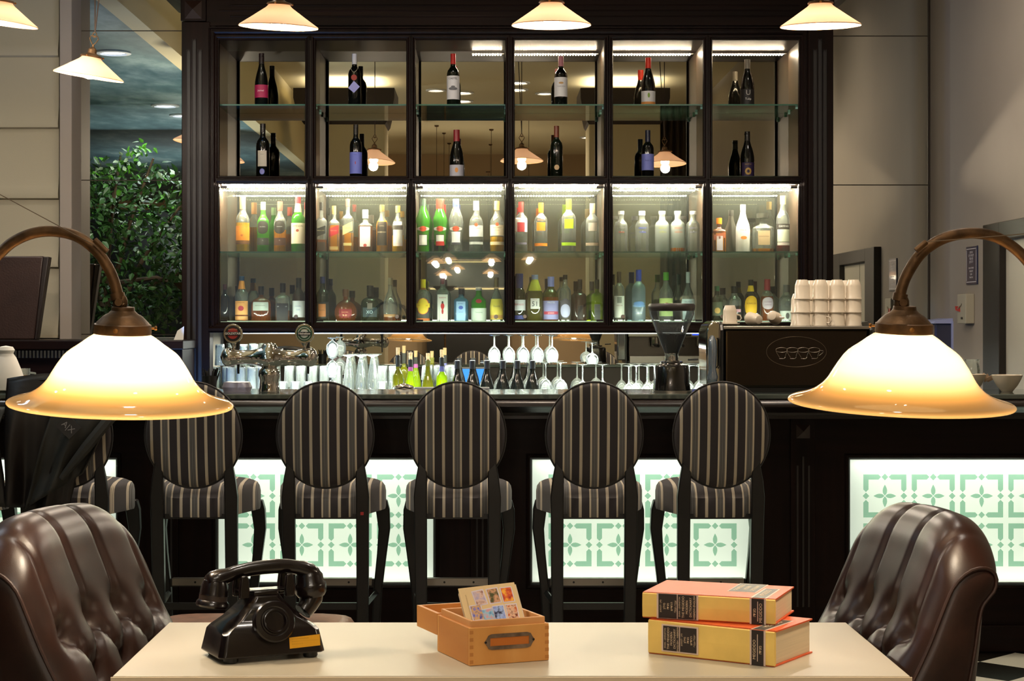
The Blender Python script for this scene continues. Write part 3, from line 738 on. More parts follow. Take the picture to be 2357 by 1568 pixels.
def bottle(x, y, z, H, Wd, shape, gl, label, cap=('1a1714', .12), liquid=None, labels=(), sq=2.0, ry=1.0, group=None, rz=0, cat='bottle', capr=1.12, name='liquor_bottle', tag_=None):
    t = thing(name, label, cat, (x, y, z), rz, group)
    Rr = Wd/2
    part('glass_body', MB().lathe(shell(H, Rr, shape, 0, 1-cap[1]*.35), 26, sq=sq, ry=ry), G[gl], t, ang=50)
    if liquid:
        pr = shell(H, Rr, shape, .015, liquid[1], .0003)
        part('liquid', MB().lathe(pr, 20, sq=sq, ry=ry), LQ[liquid[0]], t, ang=50)
    z0 = 1-cap[1]; rr = interp(SH[shape], z0+.01)*Rr*capr
    cpm = pm(cap[0], .35)
    part('cap', MB().lathe([(rr, z0*H), (rr*1.0, H*.9985), (rr*.92, H), (.0008, H)], 20), cpm, t)
    if len(cap) > 2:   # neck foil / band
        z2 = cap[2]; part('neck_band', MB().lathe([(interp(SH[shape], z2)*Rr+.0009, z2*H), (interp(SH[shape], z0)*Rr+.0009, z0*H)], 20, close=False), pm(cap[3]), t)
    for lb in labels:
        z0_, z1_, a, col = lb[:4]; o = lb[4] if len(lb) > 4 else {}
        l_ = part('label', patch(H, Rr, shape, z0_, z1_, a, sq, ry, ctr=o.get('c', 0), skew=o.get('skew', 0), round_=o.get('round', False), off=o.get('off', .0006)), pm(col, .55), t, fixn=False)
        if o.get('rim'):
            part('label_border', patch(H, Rr, shape, z0_+.012, z1_-.012, a*.86, sq, ry, ctr=o.get('c', 0), skew=o.get('skew', 0)*.86, round_=o.get('round', False), off=o.get('off', .0006)+.0004), pm(o['rim'], .55), l_, fixn=False)
        for tx in o.get('t', ()):
            s_, zc, size, tc = tx[:4]; r = interp(SH[shape], zc)*Rr+.0018
            if sq != 2.0: mb = text_mb(s_, size, T(0, -r*ry, zc*H), bend=None)
            else: mb = text_mb(s_, size, T(0, 0, zc*H), bend=r)
            part('lettering', mb, pm(tc), l_, smooth=False, fixn=False)
        for mk in o.get('m', ()):    # small emblem discs: (z, half width in degrees, half height, colour)
            part('emblem', patch(H, Rr, shape, mk[0]-mk[2], mk[0]+mk[2], mk[1], sq, ry, round_=True, off=.0016, nu=8, nv=2), pm(mk[3]), l_, fixn=False)
    return t
YBT = 10.68; SB = F/YBT
def row(base_py, zbase, specs, group):
    for sp in specs:
        px, ty, wpx, shape, gl, lab = sp[:6]; kw = dict(sp[6]) if len(sp) > 6 else {}
        ztop = Zp(ty, YBT); bottle(S(px, YBT), YBT+kw.pop('dy', 0), zbase, ztop-zbase, wpx/SB, shape, gl, lab, group=group, **kw)
ZA = zs_l+.0006; ZBt = cz(L1)+.0005
ZW2 = cz(U1)+.0005; ZW1 = zs_u+.0006
cr, bk_, wh = 'e6dcc0', '1a1613', 'e8e4dc'
row(578, ZA, [
 (558.7, 453, 31, 'spir', 'clear', 'whisky bottle with an orange label and peach capsule, leftmost on its shelf', dict(cap=('d99a5c', .22), liquid=('gold', .53), labels=[(.14, .47, 85, 'e88a1c', dict(m=[(.30, 12, .02, 'b0641a')])), (.14, .21, 84, '6a4420', dict(off=.001))])),
 (605.8, 465, 28, 'spir', 'green', 'green malt whisky bottle with a black shield label, beside the orange one', dict(cap=('86a878', .16), labels=[(.36, .62, 62, '1c1814', dict(round=True, rim='2c2620', t=[('Glenfiddich', .50, .0075, wh)])), (.14, .28, 70, '3a3a34', dict(t=[('12', .23, .009, wh)]))])),
 (644.6, 464, 28, 'spir', 'clear', 'amber malt whisky bottle with a black shield label and red capsule', dict(cap=('c05a48', .18), liquid=('amber', .44), labels=[(.36, .62, 62, '1c1814', dict(round=True, rim='2c2620', t=[('Glenfiddich', .50, .0075, wh)])), (.13, .28, 72, '4c2c20', dict(t=[('15', .23, .009, wh)]))])),
 (686, 452.5, 31, 'spir', 'green', 'green whiskey bottle with a large cream label and red cap, rightmost in the first bay', dict(cap=('b8202c', .13, .72, 'e8dcae'), labels=[(.15, .52, 88, cr, dict(t=[('JAMESON', .465, .016, '2a2a26')], m=[(.385, 13, .025, 'a8452c')]))])),
 (740, 466, 25, 'squa', 'clear', 'square whisky bottle with a black slanted label, left in the second bay', dict(cap=(bk_, .16), capr=1.2, liquid=('brown', .25), sq=4, ry=.95, labels=[(.34, .50, 44, '1b1917', dict(skew=.035, t=[('BLACK LABEL', .43, .007, 'e8d8a0')])), (.03, .2, 40, '3a2416')])),
 (769, 474, 26, 'squa', 'clear', 'square whisky bottle with a red slanted label and gold cap', dict(cap=('d8ab5c', .18), liquid=('amber', .58), sq=4, ry=.95, labels=[(.36, .54, 44, 'c0222a', dict(skew=.045, t=[('Red Label', .46, .009, 'f0d890')])), (.05, .12, 40, 'd0a860')])),
 (800.7, 458, 27, 'squa', 'clear', 'tall square whisky bottle with a cream slanted label and red-topped neck', dict(cap=('c65a4c', .14), liquid=('amber', .36), sq=4, ry=.95, labels=[(.36, .53, 44, 'e2cf8e', dict(skew=.045, t=[('GOLD LABEL', .45, .007, '5a4a20')])), (.12, .17, 36, 'd9c47a')])),
 (841, 483, 33, 'squa', 'clear', 'brown whisky bottle with a white label and white cap, shortest in the second bay', dict(cap=('f0ede4', .20), capr=1.3, liquid=('brown', .62), sq=3, ry=.7, labels=[(.13, .60, 40, 'ece9e2', dict(t=[("Ballantine's", .53, .008, '4a4a50')], m=[(.16, 14, .035, 'c84a44')]))])),
 (879.5, 472, 27, 'spir', 'clear', 'amber whiskey bottle with a black arched label and black-gold cap', dict(cap=('8a6c3a', .14), liquid=('amber', .66), labels=[(.14, .64, 52, '2b2119', dict(t=[('BLACK BUSH', .42, .009, 'e2cfa0'), ('BUSHMILLS', .55, .006, 'e2cfa0')])) ])),
 (916, 474, 27, 'spir', 'clear', 'pale gold whiskey bottle with a white label and gold cap, rightmost in the second bay', dict(cap=('e0b65c', .14), liquid=('gold', .36), labels=[(.15, .66, 52, 'e9e7e2', dict(t=[('BUSHMILLS', .53, .0075, '3a3a3a')])), (.48, .58, 54, '55504a', dict(off=.0012)), (.13, .2, 50, 'f0ded8', dict(off=.001))])),
 (974, 458, 33, 'mart', 'green', 'curved green vermouth bottle with a dark cap, leftmost in the third bay', dict(cap=('2f4438', .13), labels=[(.40, .47, 78, 'd9d4cc', dict(round=True, t=[('MARTINI', .435, .011, '1a1a1a')], m=[(.435, 34, .05, 'd4502c')])), (.12, .33, 46, '2d3a34', dict(rim='dfe2dc'))])),
 (1013, 458, 33, 'mart', 'green', 'curved green vermouth bottle with a red cap and black-red label', dict(cap=('e0301c', .19), liquid=('wine', .14), labels=[(.40, .47, 78, 'd9d4cc', dict(round=True, t=[('MARTINI', .435, .011, '1a1a1a')], m=[(.435, 34, .05, 'd4502c')])), (.12, .33, 46, '26100e', dict(rim='dfe2dc')), (.12, .2, 44, 'b8281c', dict(off=.0014))])),
 (1049.5, 458, 33, 'mart', 'clear', 'curved clear vermouth bottle with a blue cap and white label', dict(cap=('4a56a0', .15), labels=[(.40, .47, 78, 'd9d4cc', dict(round=True, t=[('MARTINI', .435, .011, '1a1a1a')], m=[(.435, 34, .05, 'd4502c')])), (.14, .38, 46, 'e9eaea'), (.14, .18, 44, '3a3a44', dict(off=.0012))])),
 (1096, 463, 31, 'spir', 'clear', 'clear white-rum bottle with a white label and white cap', dict(cap=('f4f2ee', .18), labels=[(.30, .52, 86, 'e8ecec', dict(t=[('BACARDI', .46, .0135, '6a6a66')], m=[(.53, 15, .035, 'c8582c')])), (.15, .20, 84, 'e6ebe8')])),
 (1144, 463, 31, 'spir', 'clear', 'gold-rum bottle with amber base and tan cap, rightmost in the third bay', dict(cap=('c9a45c', .18), liquid=('gold', .30), labels=[(.32, .53, 86, 'efe0c4', dict(t=[('BACARDI', .475, .0125, '6a5a3a'), ('GOLD', .425, .010, '9a8248')], m=[(.54, 15, .035, 'c8582c')])), (.14, .20, 84, 'e0cfa0')])),
 (1199, 465, 30, 'high', 'clear', 'clear vodka bottle with a bright red cap and red shield label', dict(cap=('e01f1c', .20), labels=[(.40, .68, 70, 'eae6e2', dict(t=[('SMIRNOFF', .635, .010, 'a02830')])), (.40, .59, 34, 'b02a34', dict(off=.0014)), (.15, .19, 60, '6a6478')])),
 (1245, 467, 30, 'high', 'clear', 'clear vodka bottle with an orange cap and orange shield', dict(cap=('f08418', .20), labels=[(.43, .60, 40, 'f08a1c', dict(t=[('SMIRNOFF', .645, .010, 'd86a3c')])), (.12, .18, 80, 'f08a1c')])),
 (1309, 458, 33, 'high', 'clear', 'tall clear vodka bottle with a lime cap and lime shield', dict(cap=('c8f01c', .20), labels=[(.44, .62, 38, 'bfe61c', dict(t=[('SMIRNOFF', .655, .010, '9ac81c')])), (.12, .18, 80, 'a8cf20')])),
 (1363.5, 468.5, 31, 'high', 'clear', 'clear vodka bottle with a tan cap and grey shield, rightmost in the fourth bay', dict(cap=('cdb68c', .20), labels=[(.43, .60, 38, 'a59a90', dict(t=[('SMIRNOFF', .645, .010, '8a8278')])), (.13, .19, 80, 'b39c86')])),
 (1429.5, 486, 30, 'absl', 'clear', 'stubby clear vodka bottle with red lettering, leftmost of its five', dict(cap=('b8bbb8', .08), labels=[(.50, .51, 5, 'c8ccc8', dict(t=[('ABSOLUT', .58, .0105, '4a4a4a'), ('PEPPAR', .48, .0105, 'e0301c')]))])),
 (1477.7, 486, 31, 'absl', 'clear', 'stubby clear vodka bottle with blue lettering', dict(cap=('b8bbc8', .10), labels=[(.50, .51, 5, 'c8ccd8', dict(t=[('ABSOLUT', .58, .0115, '2340d8'), ('VODKA', .48, .0115, '2340d8')]))])),
 (1524, 486, 33, 'absl', 'frost', 'stubby frosted vodka bottle with yellow lettering', dict(cap=('b8bbb0', .08), labels=[(.50, .51, 5, 'd8d89c', dict(t=[('ABSOLUT', .58, .0115, 'dcd21c'), ('CITRON', .48, .0115, 'dcd21c')]))])),
 (1560, 486, 33, 'absl', 'frost', 'stubby frosted vodka bottle with orange lettering and glowing orange base', dict(cap=('b8bbb8', .08), liquid=('orange', .10), labels=[(.50, .51, 5, 'e8c8a8', dict(t=[('ABSOLUT', .58, .0115, 'e8641c'), ('MANDRIN', .48, .0105, 'e8641c')]))])),
 (1595, 486, 31, 'absl', 'clear', 'stubby clear vodka bottle with grey-violet lettering, rightmost of its five', dict(cap=('b0b0b4', .08), labels=[(.50, .51, 5, 'b8b8c8', dict(t=[('ABSOLUT', .58, .0115, '6a6488'), ('KURANT', .48, .0105, '6a6488')]))])),
 (1655, 502, 31, 'squa', 'amberg', 'short square brown liqueur bottle with an orange cap', dict(cap=('ea8410', .18), capr=1.35, liquid=('amber', .55), sq=4.5, ry=.9, labels=[(.05, .46, 24, 'd8d0d8'), (.38, .54, 44, 'c0643c', dict(skew=.04, t=[('COINTREAU', .46, .0065, wh)]))])),
 (1710, 471, 33, 'malb', 'white', 'opaque white coconut-rum bottle with an orange palm emblem', dict(cap=('8f8c8c', .13), labels=[(.50, .505, 3, 'e8e4dc', dict(t=[('MALIBU', .46, .013, '6a6460')], m=[(.30, 26, .035, 'f08a2c')]))])),
 (1756, 491.5, 48, 'squa', 'clear', 'wide square clear decanter with a dark flat stopper and tan label', dict(cap=('2c2a22', .12), capr=1.9, liquid=('amber', .09), sq=4.5, ry=.75, labels=[(.18, .55, 30, 'cdb088', dict(t=[('DISARONNO', .40, .010, '5a4630')]))])),
 (1802, 451, 31, 'spir', 'clear', 'tall clear bitters bottle with a red base and white label, rightmost on its shelf', dict(cap=('e2c07c', .15), liquid=('red', .12), labels=[(.41, .50, 80, '3a3230', dict(t=[('CAMPARI', .455, .0155, 'f2f0ea')])), (.18, .40, 62, 'dfe2cc'), (.12, .17, 62, 'e8d8d0', dict(t=[('CAMPARI', .145, .005, 'b02020')]))])),
], 'spirit bottles on the middle glass shelf')
row(740, ZBt, [
 (517.4, 654.5, 22, 'bord', 'black', 'slim dark bottle with a burgundy cap in the bottom left corner of the cabinet', dict(cap=('4a2028', .14))),
 (556.4, 636, 30, 'spir', 'clear', 'bourbon bottle with an orange label, red rose and blue-topped cork', dict(cap=('1d3f60', .10, .72, 'd98a3c'), liquid=('brown', .16), labels=[(.16, .46, 72, 'e8a45c', dict(t=[('FOUR ROSES', .425, .0075, '5a3a20')], m=[(.30, 26, .055, 'a8283c')])), (.05, .13, 72, 'e0a060')])),
 (601, 659, 46, 'wide', 'amberg', 'broad amber whiskey bottle with an arched pale label and black stopper', dict(cap=('14110f', .24), capr=1.3, liquid=('brown', .5), ry=.6, labels=[(.32, .56, 50, 'b8c2bc', dict(t=[('GENTLEMAN JACK', .46, .0075, '3a3a3a')]))])),
 (651, 652, 32, 'squa', 'clear', 'square whiskey bottle with a black and white label and black cap', dict(cap=('12100f', .24), capr=1.25, liquid=('brown', .3), sq=4.5, ry=.95, labels=[(.03, .48, 43, '14131a', dict(rim='1c1b24', t=[("JACK DANIEL'S", .40, .0085, wh), ('No 7', .30, .010, wh), ('TENNESSEE', .2, .0075, wh), ('WHISKEY', .12, .0075, wh)]))])),
 (687.8, 639.6, 29, 'spir', 'brown', 'dark brown whisky bottle with a white label, rightmost in the lower first bay', dict(cap=('0f0d0c', .22), labels=[(.11, .48, 80, 'dcdfe6', dict(t=[('Canadian', .36, .010, '4a6ab0'), ('Club', .28, .011, '4a6ab0')]))])),
 (742.4, 637, 29, 'spir', 'dgreen', 'dark bottle with a black-orange label and navy cap, left in the lower second bay', dict(cap=('232a60', .15), labels=[(.08, .44, 78, '17130f'), (.12, .40, 34, 'b06a30', dict(off=.0014, t=[('NEGRITA', .26, .008, '2a1a10')]))])),
 (795.7, 666, 52, 'octa', 'amberg', 'broad eight-sided cognac decanter with a red label', dict(cap=('5c3c28', .22), capr=1.4, liquid=('brown', .5), ry=.55, labels=[(.12, .40, 34, '8c1f22', dict(t=[('COURVOISIER', .30, .0065, 'e0b080'), ('X.O.', .21, .014, 'e8c890')]))])),
 (852, 657.5, 42, 'wide', 'dgreen', 'round-shouldered dark cognac bottle with a large XO and black stopper', dict(cap=('191512', .30), capr=1.5, ry=.7, labels=[(.14, .40, 50, '17323a', dict(t=[('XO', .27, .026, 'bfd8dc')])), (.36, .52, 16, '6a6258')])),
 (898.5, 639.6, 33, 'bell', 'clear', 'bell-shaped clear brandy bottle with an amber base', dict(cap=('8f8068', .16), liquid=('brown', .17), labels=[(.12, .18, 60, 'a87c50')])),
 (974, 643, 31, 'high', 'clear', 'clear gin bottle with a yellow cap and yellow-red label, leftmost in its bay', dict(cap=('e8cf2c', .20, .755, 'a8702c'), sq=2.6, labels=[(.18, .56, 54, 'd86a34', dict(round=True, rim='ecd040')), (.34, .44, 68, 'f0d234', dict(off=.0018, t=[("GORDON'S", .385, .0115, '8a1f1c')])), (0.03, .09, 70, 'e07a34')])),
 (1019, 639, 30, 'high', 'clear', 'clear gin bottle with a dark red cap and a small red guardsman on its label', dict(cap=('6a1220', .15), sq=3.5, labels=[(.05, .62, 42, 'dfe2da', dict(t=[('BEEFEATER', .545, .0085, 'b02a2c')], m=[(.44, 8, .03, '3a1a1a'), (.36, 16, .07, 'c82a2c'), (.24, 9, .06, 'b82a2c')]))])),
 (1061, 660, 32, 'squa', 'blue', 'pale blue square gin bottle with a dark stopper', dict(cap=('1c1a20', .22), capr=1.2, sq=4, labels=[(.04, .58, 34, '9cc4ea', dict(t=[('BOMBAY', .52, .0075, '2c3c8c'), ('SAPPHIRE', .28, .006, '2c3c8c')], m=[(.41, 18, .05, '4060b8')]))])),
 (1102, 661, 35, 'spir', 'green', 'squat green gin bottle with a silver cap and cream lower label', dict(cap=('8f9694', .10), labels=[(.03, .40, 82, 'cfdccf', dict(t=[('Tanqueray', .28, .0105, '4a6a5a')])), (.54, .66, 24, 'b03038', dict(round=True))])),
 (1143, 639, 32, 'bell', 'clear', 'clear tequila bottle with a yellow arched label, rightmost in its bay', dict(cap=('6a5632', .24), labels=[(.06, .52, 66, 'dcc84c', dict(t=[('Sauza', .36, .018, '5a6a4a')])), (.08, .16, 60, 'd0a050', dict(off=.0012))])),
 (1195, 630, 29, 'spir', 'dgreen', 'dark green aniseed bottle with a navy neck and white label', dict(cap=('27306a', .30), labels=[(.24, .46, 82, 'dcdfe8', dict(t=[('PERNOD', .36, .015, 'c03a48')])), (.06, .14, 70, '2f3c88')])),
 (1231, 632.7, 38, 'spir', 'olive', 'broad olive-green pastis bottle with a white square numeral label', dict(cap=('8a94b8', .10, .66, 'c8c43c'), labels=[(.28, .50, 32, 'e9e9e6', dict(t=[('51', .38, .040, '2a3a4a'), ('PASTIS', .475, .006, 'c83a30')]))])),
 (1268, 637, 35, 'spir', 'olive', 'brown-olive pastis bottle with a lilac label and blue neck foil', dict(cap=('8a92d8', .22), liquid=('brown', .55), labels=[(.06, .47, 84, '9a9ad0', dict(t=[('PASTIS', .43, .015, 'f0f0f4'), ('JUVANIS', .20, .010, 'f0f0f4')])), (.17, .235, 66, 'c84060', dict(off=.0014))])),
 (1301, 632.7, 27, 'high', 'clear', 'slim clear bottle with a black cap and an arched pale label', dict(cap=('15120f', .10), labels=[(.08, .50, 62, '5a5660', dict(round=True)), (.10, .38, 52, 'c4c6e8', dict(round=True, off=.0014))])),
 (1335, 643, 28, 'squa', 'brown', 'square black-brown liqueur bottle with a black tag label', dict(cap=('2e2520', .24), capr=1.2, sq=4.5, labels=[(.06, .40, 26, '4a2c18', dict(rim='1c1410', t=[('BLACK', .2, .010, 'e0d8c8')]))])),
 (1374, 643.7, 28, 'squa', 'lime', 'square yellow-green liqueur bottle with a grey tag label', dict(cap=('2e2520', .22), capr=1.2, sq=4.5, labels=[(.06, .42, 26, '6c6c60', dict(rim='4a4c48'))])),
 (1425, 626, 25, 'high', 'clear', 'tall slim clear vodka bottle with a brown capsule and white label', dict(cap=('4a3a30', .22), labels=[(.09, .52, 66, 'd8dbd0', dict(t=[('KETEL ONE', .33, .0075, '8a2a20')])), (.38, .50, 24, '8a9088', dict(off=.0014))])),
 (1470, 621, 32, 'high', 'fblue', 'tall frosted pale-blue vodka bottle with a blue neck', dict(cap=('2f49b8', .22), labels=[(.22, .225, 3, 'a9c4d0', dict(t=[('GREY GOOSE', .18, .0085, '4a6ab0')], m=[(.35, 50, .045, '6c9bd8'), (.31, 62, .025, '88b0dc')]))])),
 (1533, 627, 31, 'spir', 'clear', 'clear vodka bottle with a green cap and green bison label', dict(cap=('4f9a30', .16), labels=[(.12, .48, 84, 'b8cc7c', dict(m=[(.36, 18, .03, 'a05a34')]))])),
 (1584, 626, 32, 'bell', 'clear', 'clear ribbed vodka bottle with a silver cap and pale label, rightmost in its bay', dict(cap=('a8b0b4', .22), labels=[(.34, .46, 80, 'b8ccd4', dict(t=[('FINLANDIA', .40, .011, '2c4a60')])), (.05, .3, 60, 'c0d0d4')])),
 (1650, 658.6, 27, 'spir', 'dgreen', 'dark green bottle with a green cap, left in the lower last bay', dict(cap=('1e5a34', .14), labels=[(.18, .56, 70, '46523c', dict(m=[(.32, 30, .08, 'b8944c')]))])),
 (1690, 659, 32, 'spir', 'clear', 'clear round liqueur bottle with a black cap and black-pink label', dict(cap=('12100f', .20), capr=1.2, liquid=('wine', .46), labels=[(.28, .36, 60, 'd8a0b0', dict(t=[('SAMBUCA', .32, .0085, '5a1c30')]))])),
 (1728, 644, 29, 'spir', 'brown', 'brown coffee-liqueur bottle with a large yellow arched label', dict(cap=('15110e', .14, .72, 'd8b020'), labels=[(.14, .62, 74, 'e8b41c', dict(round=True, t=[('KAHLUA', .44, .0155, '6a2414')])), (.03, .16, 60, 'c08418')])),
 (1766, 643, 29, 'spir', 'clear', 'amber liqueur bottle with a round white label and red neck', dict(cap=('8a2c34', .26), liquid=('brown', .60), labels=[(.30, .58, 62, 'cdbcc8', dict(round=True, t=[('SOUTHERN', .47, .0095, '7a4a6a'), ('COMFORT', .40, .0095, '7a4a6a')]))])),
 (1810, 655.6, 36, 'spir', 'clear', 'frosted grey-capped bottle half hidden behind the stacked cups', dict(cap=('5a5654', .20), labels=[(.06, .30, 60, 'c4c8c0', dict(m=[(.17, 14, .08, '3a3c38')])), (.42, .54, 22, '4a4e4c', dict(round=True))])),
], 'spirit bottles on the cabinet bottom shelf')
W1 = dict(name='wine_bottle')
def wn(**k): k.update(name='wine_bottle', capr=1.06); return k
row(240, ZW1, [
 (602, 123, 31, 'burg', 'black', 'dark wine bottle with a magenta label, top left corner of the cabinet', wn(cap=('241412', .16, .80, '1a100e'), labels=[(.16, .40, 80, 'a82050', dict(t=[('Jezreel', .29, .014, 'f0d8dc')]))])),
 (816, 124, 29, 'bord', 'black', 'dark wine bottle with a white capsule and a hanging blue tag', wn(cap=('d8d8e0', .20), labels=[])),
 (1043, 124, 29, 'bord', 'blackg', 'wine bottle with a red capsule and a large white label on the top shelf', wn(cap=('c8302a', .20), labels=[(.13, .575, 86, 'dadae0', dict(t=[('CASTEL', .52, .016, '55555c')], m=[(.33, 42, .03, '6a6a70'), (.37, 20, .015, '6a6a70')]))])),
 (1291, 130, 30, 'bord', 'black', 'wine bottle with a pink capsule and white label on the top shelf', wn(cap=('b87884', .20), labels=[(.19, .575, 86, 'dedee2', dict(t=[('YARDEN', .39, .013, '8a8a90')], m=[(.46, 22, .02, 'c09860')]))])),
 (1492, 133, 32, 'burg', 'black', 'wine bottle with a bright red capsule and a white and orange label', wn(cap=('e83a28', .22), labels=[(.04, .31, 84, 'd8d8dc', dict(m=[(.22, 10, .05, '7a9c3c')])), (.04, .09, 82, 'd08a44', dict(off=.0014))])),
 (1720, 137, 32, 'burg', 'black', 'wine bottle with a silver capsule and a black label with a big letter', wn(cap=('8c8478', .20), labels=[(.03, .36, 84, '201e1e', dict(t=[('U', .28, .042, 'b8b4b0'), ('Tulip', .15, .018, 'e0dcd8')]))])),
], 'wine bottles on the top shelf')
row(404, ZW2, [
 (605, 285, 31, 'bord', 'black', 'wine bottle with a narrow white label and round blue seal', wn(cap=('1a1513', .16), labels=[(.21, .50, 40, 'cfc8bc', dict(t=[('MERLOT', .43, .006, '6a6a64')])), (.06, .17, 22, '5a6ac0', dict(round=True, rim='8a8ad0'))])),
 (819, 287, 28, 'bord', 'black', 'wine bottle with a vivid blue label in the second bay', wn(cap=('1a1613', .18), labels=[(.08, .48, 86, '7a86e8', dict(t=[('ALPHA', .43, .006, '4a56b0')], m=[(.28, 4, .03, 'c04a5a')]))])),
 (1051, 299, 32, 'burg', 'black', 'wine bottle with a dark red capsule and pale label with an orange square', wn(cap=('8c1f28', .24), labels=[(.03, .27, 84, 'b8b8c8', dict(m=[(.16, 14, .05, 'e09a50')]))])),
 (1281, 290, 28, 'bord', 'blackg', 'black wine bottle with a brown capsule and small round emblem', wn(cap=('7a3a24', .22), labels=[(.50, .505, 3, '2a2420', dict(m=[(.20, 24, .05, 'c8a880')], t=[('2006', .10, .006, 'c0b8b0')]))])),
 (1491, 300, 28, 'bord', 'black', 'wine bottle with a lilac-blue label beside the reflected lamp', wn(cap=('20243c', .24), labels=[(.16, .50, 88, '7c86d8', dict(t=[('Petit C', .36, .014, '4c569c')]))])),
 (1720, 303, 33, 'burg', 'black', 'black wine bottle with a purple and gold label, lower right of the wine shelves', wn(cap=('15120f', .14, .80, '1c1916'), labels=[(.03, .33, 56, '2b1c44', dict(t=[('REDEMPTION', .29, .0065, 'd0a850')], m=[(.14, 26, .075, 'b8944c'), (.14, 12, .035, '2b1c44')]))])),
], 'wine bottles on the second shelf')
# medal and tag on the second bottle
tg = thing('hanging_tag', 'lilac diamond tag and red wax seal hanging on a cord from a wine bottle', 'tag', (S(816, YBT), YBT-.037, ZW1))
part('cord', MB().tube([(-.026, .012, .235), (-.012, -.002, .205), (.0, -.004, .196), (.014, -.002, .207), (.026, .012, .235)], .0012, 6).tube([(0, -.004, .196), (0, -.005, .165), (0, -.006, .12)], .0012, 6), mat('string', 'b0a68c', .7), tg)
part('wax_seal', MB().disc((0, -.006, .166), .017, 16, t=.004), mat('red_wax', '94281c', .4), tg)
part('paper_tag', MB().prism([(0, .146), (.034, .112), (0, .076), (-.034, .104)], -.010, -.008), mat('lilac_card', '9a9ad8', .6), tg, smooth=False)

# open wine bottles on the back counter
ZBC = .931
def cork_bottle(px, ty, wpx, shape, gl, lab, corkz=.0, **k):
    Y = 10.56; s = F/Y; zt = Zp(ty, Y)
    t = bottle(S(px, Y), Y, ZBC, zt-ZBC-corkz, wpx/s, shape, gl, lab, name='wine_bottle', group='open wine bottles behind the bar', **k)
    if corkz:
        H = zt-ZBC-corkz; part('cork', MB().lathe([(.009, H-.012), (.011, H+.01), (.0115, H+corkz), (.001, H+corkz)], 14), mat('cork', 'c9ab78', .8, noise=.2, nscale=80), t)
cork_bottle(916, 800, 25, 'bord', 'olive', 'corked yellow-green wine bottle with a black label, leftmost of the four', .045, cap=('15160f', .2), labels=[(.2, .38, 70, '1b1a17')])
cork_bottle(945, 812, 27, 'burg', 'lime', 'lime-green corked wine bottle with a purple neck band', .04, cap=('15160f', .14, .78, '7a3a6a'))
cork_bottle(985, 813, 29, 'burg', 'olive', 'olive corked wine bottle in the middle of the open ones', .04, cap=('4a4a14', .12))
cork_bottle(1017, 805, 26, 'bord', 'lime', 'yellow-green corked wine bottle with a small neck label', .045, cap=('15160f', .16, .74, '3a3c6a'))
for i, px in enumerate((1053, 1087, 1121, 1157.5, 1191, 1225.5)):
    cork_bottle(px, 830, 33, 'burg', 'black', 'black unlabelled wine bottle, '+ORD[i]+' in the row of six', 0, cap=('0d0c0c', .16))
# ================================================================ GLASSWARE
GW = glass('drinking_glass', 'f8fdf9', .24, .10, .04, 'f0f8f2', .75)
def lathe_thing(name, prof, n, m, label, cat, loc, group=None, rz=0):
    o = part(name, MB().lathe(prof, n), m); o.location = loc; o.rotation_euler = (0, 0, rz); return tag(o, label, cat, group)
def gl_thing(name, prof, label, loc, group, ribs=0):
    mb = MB(); n = 24
    mb.lathe(prof, n, close=False)
    o = part(name, mb, GW, fixn=True); o.location = loc; return tag(o, label, 'glass', group)
HIGH = [(.001, .006), (.024, .006), (.026, 0), (.027, .004), (.0275, .03), (.031, .125), (.0295, .125), (.026, .03), (.024, .012), (.001, .012)]
HIGHI = [(r, .125-z) for r, z in HIGH]
protoh = None
def place(proto, mk, loc, label, group):
    if proto[0] is None:
        proto[0] = mk(); o = proto[0]
    else:
        o = proto[0].copy(); C.objects.link(o)
    o.location = loc; o['label'] = label; o['group'] = group; return o
hp = [None]; mkh = lambda: gl_thing('highball_glass', HIGHI, 'x', (0, 0, 0), 'g')
lv_n = ['lowest', 'second', 'third']
rows_ = {0: [493+24.5*i for i in range(10)], 1: [497+24.5*i for i in range(5)], 2: [506, 560, 584]}
for lv, xs in rows_.items():
    for i, px in enumerate(xs):
        Y = 10.72; place(hp, mkh, (S(px, Y), Y, ZBC+.001+lv*.132), f'upturned highball glass behind the beer tap, {ORD[i]} from left in the {lv_n[lv]} layer', 'upturned highball glasses')
for i, px in enumerate((506, 531, 555, 580, 604)):
    Y = 10.6; place(hp, mkh, (S(px, Y), Y, ZBC+.001), f'upturned highball glass by the black straws, {ORD[i]} from left in the front row', 'upturned highball glasses')
    if i not in (0,): place(hp, mkh, (S(px, Y), Y, ZBC+.133), f'upturned highball glass by the black straws, {ORD[i]} from left, stacked on the front row', 'upturned highball glasses')
TUM = [(.001, .080), (.026, .080), (.028, .086), (.030, .08), (.036, 0), (.0345, 0), (.027, .07), (.001, .072)]
tp = [None]; mkt = lambda: gl_thing('tumbler', TUM, 'x', (0, 0, 0), 'g')
for lv, xs in {0: [660+30*i for i in range(9)], 1: [650, 680, 710], 2: [880, 908]}.items():
    for i, px in enumerate(xs):
        if 735 < px < 795: continue
        Y = 10.64; place(tp, mkt, (S(px, Y), Y, ZBC+.001+(lv if lv < 2 else 1)*.0875), f'short upturned tumbler, {ORD[i]} from the left in the {["bottom", "upper left", "upper right"][lv]} row', 'upturned tumblers')
for lv in (0, 1, 2):
    for i, px in enumerate((983, 1010, 1036)):
        Y = 10.82; place(tp, mkt, (S(px, Y), Y, ZBC+.001+lv*.0875), f'short tumbler behind the corked bottles, {ORD[i]} from left in the {lv_n[lv]} layer', 'upturned tumblers')
